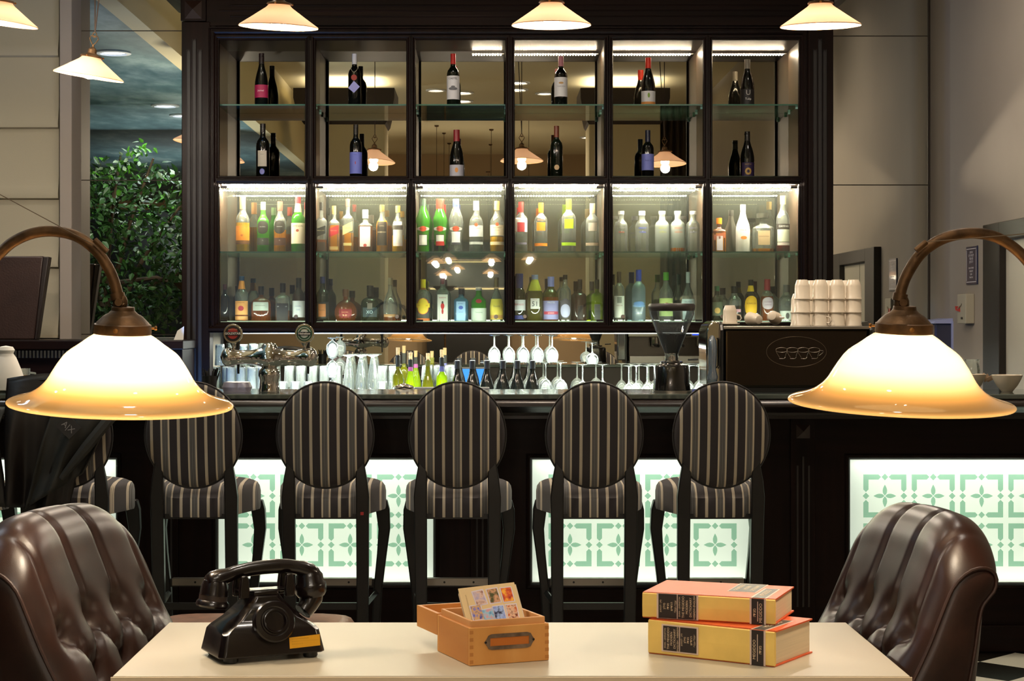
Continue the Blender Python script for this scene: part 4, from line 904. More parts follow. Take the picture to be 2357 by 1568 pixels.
def stem(R_, H, hb):   # upturned stemmed glass, rim down
    return [(R_*.80, 0), (R_*.97, hb*.3), (R_, hb*.5), (R_*.85, hb*.75), (R_*.45, hb*.95), (.008, hb), (.0045, hb+.012), (.004, H-.012), (.008, H-.006), (R_*.85, H-.002), (R_*.86, H), (.001, H)]
step = thing('glass_rack', 'low steel rack carrying the upturned wine glasses', 'rack', (S(1210, 10.75), 10.77, ZBC))
part('tray', MB().box(-.30, .30, -.12, .12, .055, .066), STEEL, step, smooth=False)
for xx in (-.27, .27):
    part('foot', MB().box(xx-.01, xx+.01, -.11, .11, 0, .055), STEEL, step, smooth=False)
ZR = ZBC+.0675
wp = [None]; mkw = lambda: gl_thing('wine_glass', stem(.044, .216, .118), 'x', (0, 0, 0), 'g')
Y = 10.72
for i, px in enumerate((1120, 1154, 1188, 1222, 1256, 1290)):
    place(wp, mkw, (S(px, Y), Y, ZR), f'large wine glass upside down, {ORD[i]} from the left in the lower row', 'upturned wine glasses')
w2 = [None]; mkw2 = lambda: gl_thing('wine_glass', stem(.037, .160, .088), 'x', (0, 0, 0), 'g')
for i, px in enumerate((1138, 1172, 1205, 1238, 1271)):
    place(w2, mkw2, (S(px, Y), Y, ZR+.2165), f'wine glass upside down, {ORD[i]} from the left in the upper row', 'upturned wine glasses')
w3 = [None]; mkw3 = lambda: gl_thing('wine_glass', stem(.042, .20, .10), 'x', (0, 0, 0), 'g')
Y = 10.62
for i, (px, lv, lab) in enumerate(((1341, 0, 'left lower glass of the little three-glass pyramid'), (1387, 0, 'right lower glass of the little three-glass pyramid'), (1363, 1, 'top glass of the little three-glass pyramid'))):
    zb = ZBC+.075 if lv == 0 else ZBC+.075+.2008
    o = place(w3, mkw3, (S(px, Y), Y, zb), 'stemmed glass upside down, '+lab, 'glass pyramid')
    if lv: o.scale = (.9, .9, .62)
rk = part('bar_tray', MB().box(-.11, .11, -.06, .06, 0, .074), STEEL, bevel=.003); rk.location = (S(1364, Y), Y, ZBC); tag(rk, 'small steel block under the three-glass pyramid', 'tray')
rk = part('bar_tray', MB().box(-.30, .30, -.09, .09, 0, .04), STEEL, bevel=.003); rk.location = (S(1550, 10.7), 10.70, ZBC); tag(rk, 'long steel tray under the wine glasses behind the coffee grinder', 'tray')
w4 = [None]; mkw4 = lambda: gl_thing('wine_glass', stem(.040, .225, .12), 'x', (0, 0, 0), 'g')
for i, px in enumerate((1446, 1466, 1488, 1508, 1526, 1588, 1608, 1628, 1645)):
    place(w4, mkw4, (S(px, 10.70), 10.70+(.045 if i % 2 else -.045), ZBC+.041), f'wine glass upside down behind the coffee grinder, {ORD[i]} from the left', 'wine glasses near the grinder')
for i, px in enumerate((665, 692, 719, 746, 773, 800, 880, 905)):
    for lv in (0, 1):
        if lv and 780 < px < 860: continue
        place(hp, mkh, (S(px, 10.87), 10.88, ZBC+.001+lv*.132), f'upturned highball glass close to the mirror, {ORD[i]} from left in the {lv_n[lv]} layer', 'upturned highball glasses')
# snifter tower and beer glasses
sn = [None]; mks = lambda: gl_thing('brandy_glass', [(.022, 0), (.032, .02), (.037, .045), (.033, .07), (.014, .088), (.006, .094), (.006, .102), (.026, .11), (.028, .113), (.001, .113)], 'x', (0, 0, 0), 'g')
for i in range(3):
    place(sn, mks, (S(765, 10.66), 10.66, ZBC+.09+i*.1135-.001*0), f'brandy snifter upside down in the small tower, {["bottom", "middle", "top"][i]} one', 'snifter tower')
bb = part('bar_tray', MB().box(-.045, .045, -.045, .045, 0, .089), STEEL, bevel=.003); bb.location = (S(765, 10.66), 10.66, ZBC); tag(bb, 'small steel block under the snifter tower', 'tray')
BEER = [(.030, 0), (.033, .05), (.028, .10), (.018, .16), (.014, .19), (.010, .20), (.012, .205), (.034, .212), (.035, .217), (.001, .217)]
bp_ = [None]; mkb = lambda: gl_thing('beer_glass', BEER, 'x', (0, 0, 0), 'g')
for i, px in enumerate((803, 831, 858)):
    place(bp_, mkb, (S(px, 10.78), 10.78, ZBC+.11), f'tall footed beer glass upside down, {ORD[i]} from the left', 'footed beer glasses')
bb = part('bar_tray', MB().box(-.11, .11, -.045, .045, 0, .109), STEEL, bevel=.003); bb.location = (S(831, 10.78), 10.78, ZBC); tag(bb, 'steel block under the footed beer glasses', 'tray')
# black straws
YS = 8.15; sc_ = F/YS
hs = lathe_thing('straw_cup', [(.001, 0), (.030, 0), (.034, .07), (.031, .07), (.029, .006), (.001, .006)], 24, BLACKP, 'small black cup holding straws beside the lamp shade', 'cup', (S(483, YS), YS, 1.1405))
st0 = None; rr = random.Random(5)
for k in range(16):
    a = rr.uniform(0, 2*PI); q = rr.uniform(.3, 1)
    tp_ = (math.cos(a)*.05*q, math.sin(a)*.03*q, .100+rr.uniform(-.012, .008))
    o = part('drinking_straw', MB().tube([(math.cos(a)*.02*q, math.sin(a)*.02*q, .008), tp_], .0032, 6), BLACKP)
    o.location = (S(483, YS), YS, 1.1405); tag(o, 'black drinking straw in the cup beside the lamp shade', 'straw', 'black straws in a cup')

# ================================================================ BEER TAP
YT = 8.02; sT = F/YT
ft = thing('beer_tap', 'chrome two-handled beer tap with round badges on the bar', 'beer tap', (S(620, YT), YT, 1.1405))
def tz(py): return Zp(py, YT)-1.1405
col = [(.046, 0), (.047, .01), (.043, .03), (.042, .055), (.048, .075), (.047, .095), (.036, .108), (.028, .116), (.029, .128), (.05, .15)]
part('column', MB().lathe(col, 36), CHROME, ft)
hw_ = 113/sT; zc_ = tz(822)
pr = []
for i in range(41):
    t = -1+2*i/40; a = abs(t)
    r = .0295+.010*math.exp(-((a-.83)/.16)**2)*1.35+.030*math.exp(-(a/.22)**2)*.85
    if a > .86: r *= math.sqrt(max(0, 1-((a-.86)/.14)**2))
    pr.append((max(r, .0006), t*hw_))
def axz(t): return 0
part('arm', MB().lathe(pr, 32, (0, 0, zc_), axis='x'), CHROME, ft)
part('crest', MB().lathe([(.058, .150), (.052, .175), (.042, .193), (.034, .204), (.033, .209), (.024, .217), (.001, .221)], 32), CHROME, ft)
for sx, cpx, ring, inner, band, word, wc in ((-1, 538, '241a16', 'a8302a', '17110f', 'GOLDSTAR', wh), (1, 702, '27503a', 'c8cfc8', '1a1a1a', 'Heineken', wh)):
    bx = S(cpx, YT)-ft.location.x; bz = tz(768)
    bd = part('badge', MB().disc((bx, -.02, bz), .0425, 40, t=.012), CHROME, ft, bevel=.002, label='round badge '+('in red and black' if sx < 0 else 'in green and silver'))
    part('badge_face', MB().disc((bx, -.0270, bz), .0345, 40, t=.002), pm(ring), bd)
    if sx > 0: part('badge_disc', MB().disc((bx, -.0285, bz), .0285, 32, t=.001), pm('cfd4cc'), bd)
    if sx > 0: part('badge_disc', MB().disc((bx, -.0295, bz), .026, 32, t=.001), pm(ring), bd)
    part('badge_disc', MB().disc((bx, -.0300, bz), .0235 if sx < 0 else .0185, 32, t=.0015), pm(inner), bd)
    part('badge_band', MB().box(bx-.0285, bx+.0285, -.0325, -.0305, bz-.0075, bz+.0075), pm(band), bd, smooth=False)
    part('lettering', text_mb(word, .0135, T(bx, -.0330, bz), weight=.0002), pm(wc), bd, smooth=False, fixn=False)
    part('lettering', text_mb('PREMIUM LAGER' if sx < 0 else 'LAGER BEER', .0055, T(bx, -.0312, bz+.018)), pm('d8b890'), bd, smooth=False, fixn=False)
    part('badge_neck', MB().lathe([(.008, zc_+.03), (.006, zc_+.045), (.010, bz-.05), (.016, bz-.042)], 16, (bx, -.014, 0)), CHROME, ft)
    hx = bx+(.012 if sx < 0 else .008)
    part('tap_handle', MB().tube([(hx, .045, zc_), (hx, .05, zc_+.05), (hx, .045, zc_+.09)], [.009, .008, .011], 12), BLACKP, ft)
    part('spout', MB().tube([(hx, .045, zc_), (hx, .06, zc_-.04), (hx, .062, zc_-.075)], [.008, .006, .005], 12), BLACKP, ft)
lk = lathe_thing('ice_bowl', [(.001, .004), (.06, .0), (.068, .02), (.058, .042), (.05, .044), (.001, .036)], 28, glass('cloudy_glass', 'd8d0dc', .6, .05, .3, 'c9c2d0', .8), 'cloudy glass dish on the bar left of the beer tap', 'dish', (S(545, 8.15), 8.16, 1.1405))
# ================================================================ COFFEE GRINDER
YG = 8.12; sG = F/YG
gr = thing('coffee_grinder', 'black coffee grinder with a clear conical hopper of dark beans', 'grinder', (S(1546, YG), YG, 1.1405))
def gz(py): return Zp(py, YG)-1.1405
part('body', MB().lathe([(.082, 0), (.083, .008), (.079, .05), (.076, gz(845)), (.072, gz(840)), (.05, gz(836)), (.048, gz(832)), (.001, gz(832))], 36, sq=2.5), mat('grinder_black', '0e0c0b', .18, spec=.7, coat=.6), gr)
part('base_plate', MB().lathe([(.088, 0), (.088, .006), (.08, .008)], 36, sq=2.5), STEEL, gr)
part('collar', MB().lathe([(.034, gz(836)), (.034, gz(832)), (.030, gz(830)), (.030, gz(815)), (.033, gz(813))], 28), CHROME, gr)
part('hopper', MB().lathe([(.030, gz(814)), (.036, gz(806)), (.0995, gz(724)), (.1005, gz(714)), (.099, gz(714))], 40, close=False), glass('hopper_plastic', 'eef2f4', .07, .0, .03, 'd8e0e8', .5), gr)
rb = random.Random(2); bmb = MB().lathe([(.029, gz(813)), (.034, gz(806)), (.0625, gz(770)), (.001, gz(768))], 32)
for k in range(90):
    a = rb.uniform(0, 2*PI); r_ = .058*math.sqrt(rb.random()); bmb.ball((r_*math.cos(a), r_*math.sin(a), gz(769)), .0055, 6, (1.2, .9, .7))
bn = part('coffee_beans', bmb, mat('roast_beans', '160c08', .5, noise=.5, nscale=150), gr); bn['kind'] = 'stuff'
part('lid', MB().lathe([(.100, gz(716)), (.104, gz(710)), (.104, gz(703)), (.098, gz(699)), (.001, gz(698))], 40), mat('grinder_lid', '241e1b', .45), gr)
part('adjuster', MB().tube([(.07, -.02, gz(828)), (.115, -.02, gz(827))], .004, 8), BLACKP, gr)
# ================================================================ ESPRESSO MACHINE
YM = 8.03; sM = F/YM
em = thing('espresso_machine', 'wide dark steel espresso machine seen from behind with an oval cup emblem', 'coffee machine', (S(1832, YM), YM, 1.1405))
def ex(px): return S(px, YM)-em.location.x
def ez(py): return Zp(py, YM)-1.1405
part('back_panel', MB().box(ex(1668), ex(2000), 0, .30, ez(893), ez(758)), mat('dark_mirror_steel', '4a4139', .16, 1), em, smooth=False, bevel=.012, bseg=3)
part('top_tray', MB().box(ex(1664), ex(2004), -.006, .33, ez(758), ez(751)), STEEL, em, smooth=False, bevel=.003)
part('base', MB().box(ex(1670), ex(1998), .01, .3, 0, ez(893)), BLACKP, em, smooth=False)
for sx, p0 in ((-1, 1661), (1, 2004)):
    part('side_trim', MB().prism([(-.012, 0.004), (-.016, ez(760)), (0, ez(748)), (.04, ez(740)), (.3, ez(740)), (.34, ez(760)), (.34, 0.004)], ex(p0)-.007, ex(p0)+.007, 'yz'), BLACKP, em, smooth=False, bevel=.004)
# oval emblem with four cups
oc = (ex(1833), ez(810)); ea, eb = 69/sM, 35/sM
WR = mat('pressed_wire', '9a8d80', .25, 1)
em_o = part('emblem_ring', MB().tube([(oc[0]+ea*math.cos(2*PI*k/48), -.001, oc[1]+eb*math.sin(2*PI*k/48)) for k in range(49)], .0012, 6, cap=False), WR, em)
cu = MB()
for k in range(4):
    cxx = oc[0]+(-.065+.0475*k); cz_ = oc[1]+.008
    cu.tube([(cxx+.026*math.cos(a), -.0015, cz_+.0105*math.sin(a)) for a in [2*PI*q/20 for q in range(21)]], .0011, 6, cap=False)
    cu.tube([(cxx-.025, -.0015, cz_-.004), (cxx-.021, -.0015, cz_-.014), (cxx-.009, -.0015, cz_-.033)], .0011, 6)
    cu.tube([(cxx-.010, -.0015, cz_-.038), (cxx+.012, -.0015, cz_-.038), (cxx+.017, -.0015, cz_-.031)], .0011, 6)
    cu.tube([(cxx+.024, -.0015, cz_-.006), (cxx+.018, -.0015, cz_-.02), (cxx+.016, -.0015, cz_-.028)], .0011, 6)
xh = oc[0]-.065+.0475*3+.026
cu.tube([(xh-.004, -.0015, oc[1]+.006), (xh+.014, -.0015, oc[1]+.005), (xh+.013, -.0015, oc[1]-.004), (xh-.004, -.0015, oc[1]-.017)], .0013, 6)
part('cup_relief', cu, WR, em_o)
# sculpted chrome side with steam lever
sd = part('side_panel', MB().prism([(ex(1628), ez(890)), (ex(1626), ez(765)), (ex(1632), ez(748)), (ex(1646), ez(738)), (ex(1660), ez(744)), (ex(1663), ez(760)), (ex(1662), ez(890))], .02, .30), CHROME, em, bevel=.008, bseg=3)
part('glass_lever', MB().lathe([(.002, ez(893)), (.020, ez(880)), (.024, ez(868)), (.015, ez(850)), (.018, ez(835)), (.020, ez(805)), (.017, ez(785)), (.008, ez(775)), (.002, ez(772))], 24, (ex(1640), 0, 0)), glass('lever_glass', 'c8d8e6', .35, .2, .03, 'b8cfe6', .8), em)
part('lever_bar', MB().tube([(ex(1653), -.01, ez(778)), (ex(1656), -.014, ez(782)), (ex(1656), -.014, ez(842)), (ex(1652), -.01, ez(848))], .003, 8), BLACKP, em)
# barman's side of the machine, seen in the splash mirror
part('group_housing', MB().box(ex(1668), ex(2000), .30, .36, ez(800), ez(762)), STEEL, em, smooth=False, bevel=.008)
BLED = emis('blue_button', '2050ff', 12)
for xx in (.17, .33):
    kp = part('key_pad', MB().box(xx-.298-.045+.075, xx-.298+.045+.075, .36, .366, ez(797), ez(768)), BLACKP, em, smooth=False, bevel=.003)
    for q in range(5): part('button', MB().disc((xx-.223-.032+q*.016, .3675, ez(777)), .0045, 12, t=.002), BLED, kp)
part('display', MB().box(.16, .235, .36, .3625, ez(792), ez(784)), emis('blue_display', '1838e0', 3), em, smooth=False)
for xx in (-.12, .06, .22):
    part('brew_group', MB().lathe([(.03, ez(800)), (.034, ez(815)), (.036, ez(832)), (.03, ez(836))], 24, (xx, .335, 0)), CHROME, em)
    part('portafilter', MB().tube([(xx, .36, ez(828)), (xx+.02, .46, ez(832))], .012, 10), BLACKP, em)
part('drip_tray', MB().box(ex(1672), ex(1996), .30, .42, .01, .06), STEEL, em, smooth=False)
# cups
CUPI = [(.001, .0865), (.0235, .0865), (.0255, .0855), (.0275, .081), (.0335, .066), (.0355, .059), (.0370, .008), (.0398, .0045), (.0400, .0), (.036, 0), (.035, .004), (.034, .055), (.001, .078)]
def mk_cup():
    t = thing('coffee_cup', 'x', 'cup', (0, 0, 0), group='upturned cups on the coffee machine')
    part('cup_body', MB().lathe(CUPI, 32, close=False), PORC, t)
    part('handle', MB().tube([(.035, 0, .014), (.052, 0, .012), (.060, 0, .024), (.054, 0, .038), (.035, 0, .042)], [.004, .0035, .0035, .0035, .004], 8), PORC, t)
    return t
cup0 = mk_cup(); used = [False]
ZM = 1.1405+ez(751)+.0005
def cup(px, Y, z, rz, lab, sc=1.0):
    loc = (S(px, Y), Y, z)
    if not used[0]: o = cup0; used[0] = True; o.location = loc; o.rotation_euler = (0, 0, rz); o['label'] = lab
    else: o = dup(cup0, loc, rz, lab)
    o.scale = (sc*.93, sc*.93, sc)
    return o
YC = 8.125; stp = .0612
cn = ['bottom', 'middle', 'top']
for i, px in enumerate((1846.5, 1888, 1926.5, 1965)):
    for k in range(3):
        cup(px, YC, ZM+k*.0597, [1.2, 1.9, 1.4, 2.0][i] if not (i == 1 and k == 0) else -.75, f'white cup upside down on the machine, {cn[k]} of the {ORD[i]} front column', 1.0)
for i, px in enumerate((1838, 1868, 1908, 1946)):
    n_ = 2 if i == 0 else 3
    for k in range(n_):
        cup(px, YC+.132, ZM+k*.0597, 1.6, f'white cup upside down on the machine, {cn[k]} of the {ORD[i]} rear column', 1.0)
ec = cup(1680, 8.12, ZM+.0125, -.3, 'small white espresso cup upside down alone at the left of the machine', .92)
sa = lathe_thing('saucer', [(.001, .004), (.03, 0), (.035, .003), (.044, .010), (.043, .012), (.03, .006), (.001, .006)], 32, PORC, 'small saucer under the lone espresso cup', 'saucer', (S(1680, 8.12), 8.12, ZM))
for px, rx, lab in ((1726, 95, 'white cup lying on its side, left of the two near the saucers'), (1785, 80, 'white cup lying on its side, nearer to the cup columns')):
    o = cup(px, 8.17, ZM+.0335, 0, lab, .8); o.rotation_euler = (math.radians(rx), 0, .5 if rx > 90 else -.4)
for px in (1755,):
    lathe_thing('saucer', [(.001, .004), (.03, 0), (.035, .003), (.06, .014), (.059, .016), (.03, .006), (.001, .006)], 32, PORC, 'white saucer lying on the coffee machine between the tipped cups', 'saucer', (S(px, 8.17), 8.24, ZM))
# chrome mixer tap behind the bar
mt = thing('mixer_tap', 'curved chrome tap just showing above the bar between the stools', 'tap', (S(925, 8.6), 8.6, 1.0))
part('spout', MB().tube([(-.06, 0, -.1), (-.055, 0, .09), (-.03, 0, .135), (.01, 0, .15), (.045, 0, .14), (.055, 0, .12)], [.016, .016, .016, .015, .013, .012], 16), CHROME, mt)
part('base', MB().lathe([(.026, -.104), (.026, -.09), (.018, -.085)], 20, (-.06, 0, 0)), CHROME, mt)
sk = part('sink_ledge', MB().box(-1.4, 2.2, -.13, .6, -.9, 0), STEEL, smooth=False); sk.location = (.1, 8.59, .896); tag(sk, 'steel work surface behind the bar front carrying the tap', 'worktop')
# till screen facing the barman
ts = thing('till_screen', 'small till screen glowing blue in the splash mirror', 'monitor', (PV(1060, 865, 13.0).x, 8.95, .897))
part('housing', MB().box(-.20, .20, -.02, .01, .02, .235), mat('screen_grey', '8f9298', .5), ts, smooth=False, bevel=.004)
part('display', MB().box(-.185, .185, .0105, .012, .035, .222), emis('screen_blue', '3f8cff', 2.6), ts, smooth=False)
part('stand', MB().box(-.05, .05, -.05, .05, 0, .02), BLACKP, ts, smooth=False)
# ================================================================ STRIPED BAR STOOLS
def stripes():
    m, nt, b = nodes('striped_fabric'); N = nt.nodes.new; L = nt.links.new
    tc = N('ShaderNodeTexCoord'); sx = N('ShaderNodeSeparateXYZ'); L(tc.outputs['Object'], sx.inputs[0])
    p = .106
    a = N('ShaderNodeMath'); a.operation = 'MULTIPLY_ADD'; a.inputs[1].default_value = 1/p; a.inputs[2].default_value = 100.5; L(sx.outputs[0], a.inputs[0])
    f = N('ShaderNodeMath'); f.operation = 'FRACT'; L(a.outputs[0], f.inputs[0])
    r = N('ShaderNodeValToRGB'); r.color_ramp.interpolation = 'CONSTANT'; e = r.color_ramp.elements
    dk, tn, gy, gb = lin('2d2729'), lin('c2b59f'), lin('353031'), lin('666462')
    # centre of the wide group at .5, narrow group at 0
    seq = [(0, tn), (.012, gy), (.022, tn), (.048, dk), (.335, tn), (.40, gy), (.42, gb), (.46, gy), (.475, gb), (.53, gy), (.545, gb), (.585, gy), (.60, tn), (.665, dk), (.945, tn), (.965, gy), (.975, tn)]
    e[0].position = 0; e[0].color = seq[0][1]; e[1].position = seq[1][0]; e[1].color = seq[1][1]
    for q, c in seq[2:]: x = e.new(q); x.color = c
    L(f.outputs[0], r.inputs[0]); L(r.outputs[0], b.inputs['Base Color'])
    n = N('ShaderNodeTexNoise'); n.inputs['Scale'].default_value = 900; L(tc.outputs['Object'], n.inputs['Vector'])
    bp = N('ShaderNodeBump'); bp.inputs['Strength'].default_value = .25; bp.inputs['Distance'].default_value = .001
    L(n.outputs[0], bp.inputs['Height']); L(bp.outputs[0], b.inputs['Normal'])
    b.inputs['Roughness'].default_value = .85; b.inputs['Sheen Weight'].default_value = .15; return m
STR = stripes()
def make_stool():
    t = thing('bar_stool', 'x', 'stool', (0, 0, 0), group='striped oval-back bar stools')
    zc = 1.011; A, B = .187, .206
    lean = lambda z: -.05*(z-.7)/.5            # back leans towards the camera
    def bk(u, v):
        return None
    # backrest: domed oval cushion, front and rear face
    loops = []
    for (q, y) in ((.02, -.030), (.35, -.029), (.62, -.026), (.82, -.021), (.93, -.014), (.985, -.004), (1, .006), (.985, .016), (.9, .028), (.7, .038), (.4, .044), (.02, .046)):
        loops.append([(A*q*math.cos(a), y+lean(zc+B*q*math.sin(a)), zc+B*q*math.sin(a)) for a in [2*PI*k/56 for k in range(56)]])
    part('backrest', MB().loft(loops), STR, t, ang=60)
    part('piping', MB().tube([((A+.001)*math.cos(2*PI*k/64), .002+lean(zc+B*math.sin(2*PI*k/64)), zc+(B+.001)*math.sin(2*PI*k/64)) for k in range(65)], .0042, 8, cap=False), mat('piping_dark', '1c1716', .6), t)
    for s in (-1, 1):
        part('leg', MB().bar([(s*.140, .05, 0, .020, .017), (s*.141, .035, .20, .022, .018), (s*.143, .015, .50, .024, .019), (s*.1435, 0, .68, .0245, .02), (s*.1445, lean(.78), .77, .0255, .02),
            (s*.140, lean(.84), .84, .022, .018), (s*.136, lean(.9)+.004, .89, .017, .014), (s*.142, lean(.93)+.004, .925, .009, .012)]), BLACKW, t, bevel=.004)
    for s in (-1, 1):
        part('leg', MB().bar([(s*.165, .40, 0, .015, .015), (s*.168, .41, .12, .016, .016), (s*.178, .41, .34, .018, .018), (s*.196, .41, .50, .020, .02), (s*.206, .405, .60, .024, .022), (s*.200, .395, .68, .028, .026), (s*.19, .39, .72, .028, .026)]), BLACKW, t, bevel=.005)
    # seat: rounded cushion, wider at the front
    def seat(u, v):
        pass
    loops = []
    for (dz, sc_) in ((0, .985), (.012, 1), (.075, 1), (.095, .985), (.108, .95), (.118, .86), (.124, .7), (.127, .4), (.128, .02)):
        lp = []
        for k in range(48):
            a = 2*PI*k/48; ca, sa = math.cos(a), math.sin(a); q = (abs(ca)**5+abs(sa)**5)**(-1/5); ca *= q; sa *= q
            yy = .215+sa*.215*sc_
            hw = (.122+.098*min(1, max(0, (yy)/.34)))*sc_
            zz = .688+dz
            lp.append((ca*hw, yy, zz+(.012 if dz > .09 else 0)*(1-abs(ca)**2)-(.03*(1-min(1, yy/.07)) if dz > .08 else 0)))
        loops.append(lp)
    part('seat', MB().loft(loops), STR, t, ang=60)
    part('seat_rail', MB().box(-.12, .12, .02, .03, .68, .70), BLACKW, t, smooth=False); part('seat_rail', MB().box(-.19, .19, .39, .40, .675, .70), BLACKW, t, smooth=False)
    part('stretcher', MB().bar([(0, .025, .325, .12, .008), (0, .025, .352, .12, .008)]), BLACKW, t, smooth=False)
    fr = part('stretcher', MB().bar([(0, .408, .36, .165, .012), (0, .408, .392, .168, .012)]), BLACKW, t, smooth=False)
    part('kick_plate', MB().box(-.155, .155, .390, .395, .366, .393).box(-.155, .155, .390, .425, .3935, .3955), STEEL, fr, smooth=False)
    sw = MB()
    for xx in (-.06, .06): sw.disc((xx, .389, .38), .0045, 10, t=.003)
    part('screw', sw, BLACKP, fr)
    for s in (-1, 1):
        part('stretcher', MB().tube([(s*.142, .02, .33), (s*.172, .405, .335)], .013, 4), BLACKW, t, smooth=False)
    return t
stl = [(448, 'leftmost fully visible striped oval-back bar stool, its top behind the lamp shade'), (750, 'striped oval-back bar stool behind the telephone, small red tag on its leg'),
       (1053, 'striped oval-back bar stool in the middle, behind the wooden card box'), (1367, 'striped oval-back bar stool between the card box and the books'), (1658, 'rightmost striped oval-back bar stool, behind the books')]
YST = F/590
s0 = make_stool()
def pst(px, dy=0, rz=0, lab=None, first=False):
    loc = (S(px, YST), YST+dy, 0)
    if first: s0.location = loc; s0['label'] = lab; return s0
    return dup(s0, loc, rz, lab)
for i, (px, lab) in enumerate(stl):
    o = pst(px, 0, [0, .0, .0, .0, .02][i], lab, i == 0)
    if i == 1: part('maker_tag', MB().box(.137, .149, -.028, -.022, .700, .712), pm('b02a28'), o, smooth=False)
pst(150, 0, .03, 'striped bar stool at the left with a dark jacket hung over its back')
pst(-158, 0, 0, 'striped bar stool cut by the left edge, only a corner of its seat showing')
# jacket over the stool at px 150
jm = mat('dark_leather_jacket', '17110f', .42, noise=.35, nscale=5, bump=.3, bscale=25)
jm2 = mat('jacket_lining', '2c2b27', .7, noise=.3, nscale=9)
jx = S(150, 7.05)
jk = thing('jacket', 'dark leather jacket hanging over the stool back below the left lamp', 'jacket', (jx, 7.02, 0))
def jf(u, v, x0, x1, x2, x3, zt, zb0, zb1, ph, dep):
    xt = x0+(x1-x0)*u; xb = x2+(x3-x2)*u; zb = zb0+(zb1-zb0)*u
    vv = v; x = xt+(xb-xt)*vv; z = zt+(zb-zt)*vv-.02*math.sin(PI*u)*(1-v)*-1
    y = dep-.022*math.sin(u*9+ph+v*2)*(.3+v)-.012*math.sin(u*21+ph*2)*v-.03*math.sin(PI*min(1, v*1.3))
    return (x, y, z)
part('body_panel', MB().grid(lambda u, v: jf(u, v, -.20, .16, -.20, .02, 1.235, .75, .70, 0, -.06), 40, 24), jm, jk, solid=.006, fixn=False)
part('sleeve', MB().grid(lambda u, v: jf(u, v, .00, .24, -.13, .10, 1.16, .74, .88, 2, -.10), 30, 20), jm2, jk, solid=.006, fixn=False)
part('collar', MB().tube([(.02, -.12, .86), (.12, -.14, .98), (.20, -.13, 1.08), (.245, -.10, 1.12)], [.012, .022, .022, .014], 8), jm2, jk)
part('shoulder', MB().grid(lambda u, v: (-.20+.42*u, -.06+.12*v+.01*math.sin(u*14), 1.235+.02*math.sin(PI*v)-.10*abs(u-.5)**2*4*.5), 30, 6), jm, jk, solid=.006, fixn=False)
lb = part('care_label', MB().add([(.010, -.165, 1.06), (.055, -.165, 1.105), (.105, -.165, 1.055), (.06, -.165, 1.01)], [(0, 1, 2, 3)]), pm('2e2a28'), jk, smooth=False, solid=.002)
part('lettering', text_mb('A|X', .032, T(.057, -.169, 1.056) @ Matrix.Rotation(math.radians(40), 4, 'Y')), pm('8f8a86'), lb, smooth=False, fixn=False)
j2 = thing('jacket', 'dark coat on the stool at the left edge of the picture', 'jacket', (S(-130, 7.05), 7.02, 0))
part('body_panel', MB().grid(lambda u, v: jf(u, v, -.16, .22, -.15, .26, 1.235, .80, .74, 1, -.06), 36, 20), jm, j2, solid=.006, fixn=False)
part('lapel', MB().grid(lambda u, v: jf(u, v, .10, .27, .12, .22, 1.12, .98, .93, 3, -.09), 12, 10), jm2, j2, solid=.005, fixn=False)

# ================================================================ TABLE
TC = (.049, 3.93); TZ = .75
tb = thing('dining_table', 'cream square-edged table in the foreground carrying phone, box and books', 'table', (TC[0], TC[1], 0))
TM = mat('cream_laminate', 'bbaf98', .38, spec=.5, noise=.03, nscale=2)
part('tabletop', MB().box(-.789, .789, -.320, .325, TZ-.03, TZ), TM, tb, smooth=False, bevel=.002)
part('edge_band', MB().box(-.792, .792, -.325, -.320, TZ-.034, TZ-.002), mat('edge_wood', 'd9c3a2', .5), tb, smooth=False)
part('apron', MB().box(-.70, .70, -.25, .25, TZ-.10, TZ-.031), BLACKW, tb, smooth=False)
for sx in (-1, 1):
    part('pedestal', MB().lathe([(.035, .03), (.03, .1), (.03, TZ-.10)], 20, (sx*.28, 0, 0)), BLACKW, tb)
    part('foot', MB().box(sx*.28-.04, sx*.28+.04, -.27, .27, 0, .03), BLACKW, tb, smooth=False, bevel=.005)

# ================================================================ TELEPHONE
BK = mat('bakelite', '130b0b', .24, spec=.5, coat=.15, noise=.35, nscale=6)
ph = thing('telephone', 'old dark bakelite telephone with blank dial on the left of the table', 'telephone', (-.470, 3.905, TZ+.001), math.radians(25))
ph.scale = (.88, .90, .86); ph.location = (-.472, 3.835, TZ+.001)
W2, D2 = .122, .082
def rect(hx, y0, y1, z, cut=.0):
    return [(-hx+cut, y0, z), (hx-cut, y0, z), (hx, y0+cut, z), (hx, y1-cut, z), (hx-cut, y1, z), (-hx+cut, y1, z), (-hx, y1-cut, z), (-hx, y0+cut, z)]
secs = [(.131, -.088, .080, .012, .012), (.130, -.087, .079, .018, .012), (.120, -.078, .072, .066, .012), (.112, -.072, .068, .076, .014), (.085, -.060, .060, .096, .016), (.062, -.050, .052, .118, .016), (.047, -.042, .045, .134, .014), (.038, -.038, .042, .146, .012), (.038, -.038, .042, .150, .012)]
part('body', MB().loft([rect(a, b, c, z, k) for a, b, c, z, k in secs]), BK, ph, ang=28, bevel=.004, bseg=3)
for sx in (-1, 1):
    for yy in (-.065, .055):
        part('rubber_foot', MB().lathe([(.016, 0), (.018, .004), (.017, .013)], 16, (sx*.098, yy, 0)), BLACKP, ph)
# dial mount, blank, on the sloping front
MD = T(.004, -.076, .092) @ Matrix.Rotation(math.radians(-17), 4, 'X')
part('dial_ring', MB().lathe([(.049, -.012), (.050, .006), (.047, .010), (.036, .011), (.033, .009), (.0295, .0095), (.028, .013), (.026, .0135), (.0245, .009), (.022, .0065), (.001, .006)], 48, axis='y', M=MD), BK, ph)
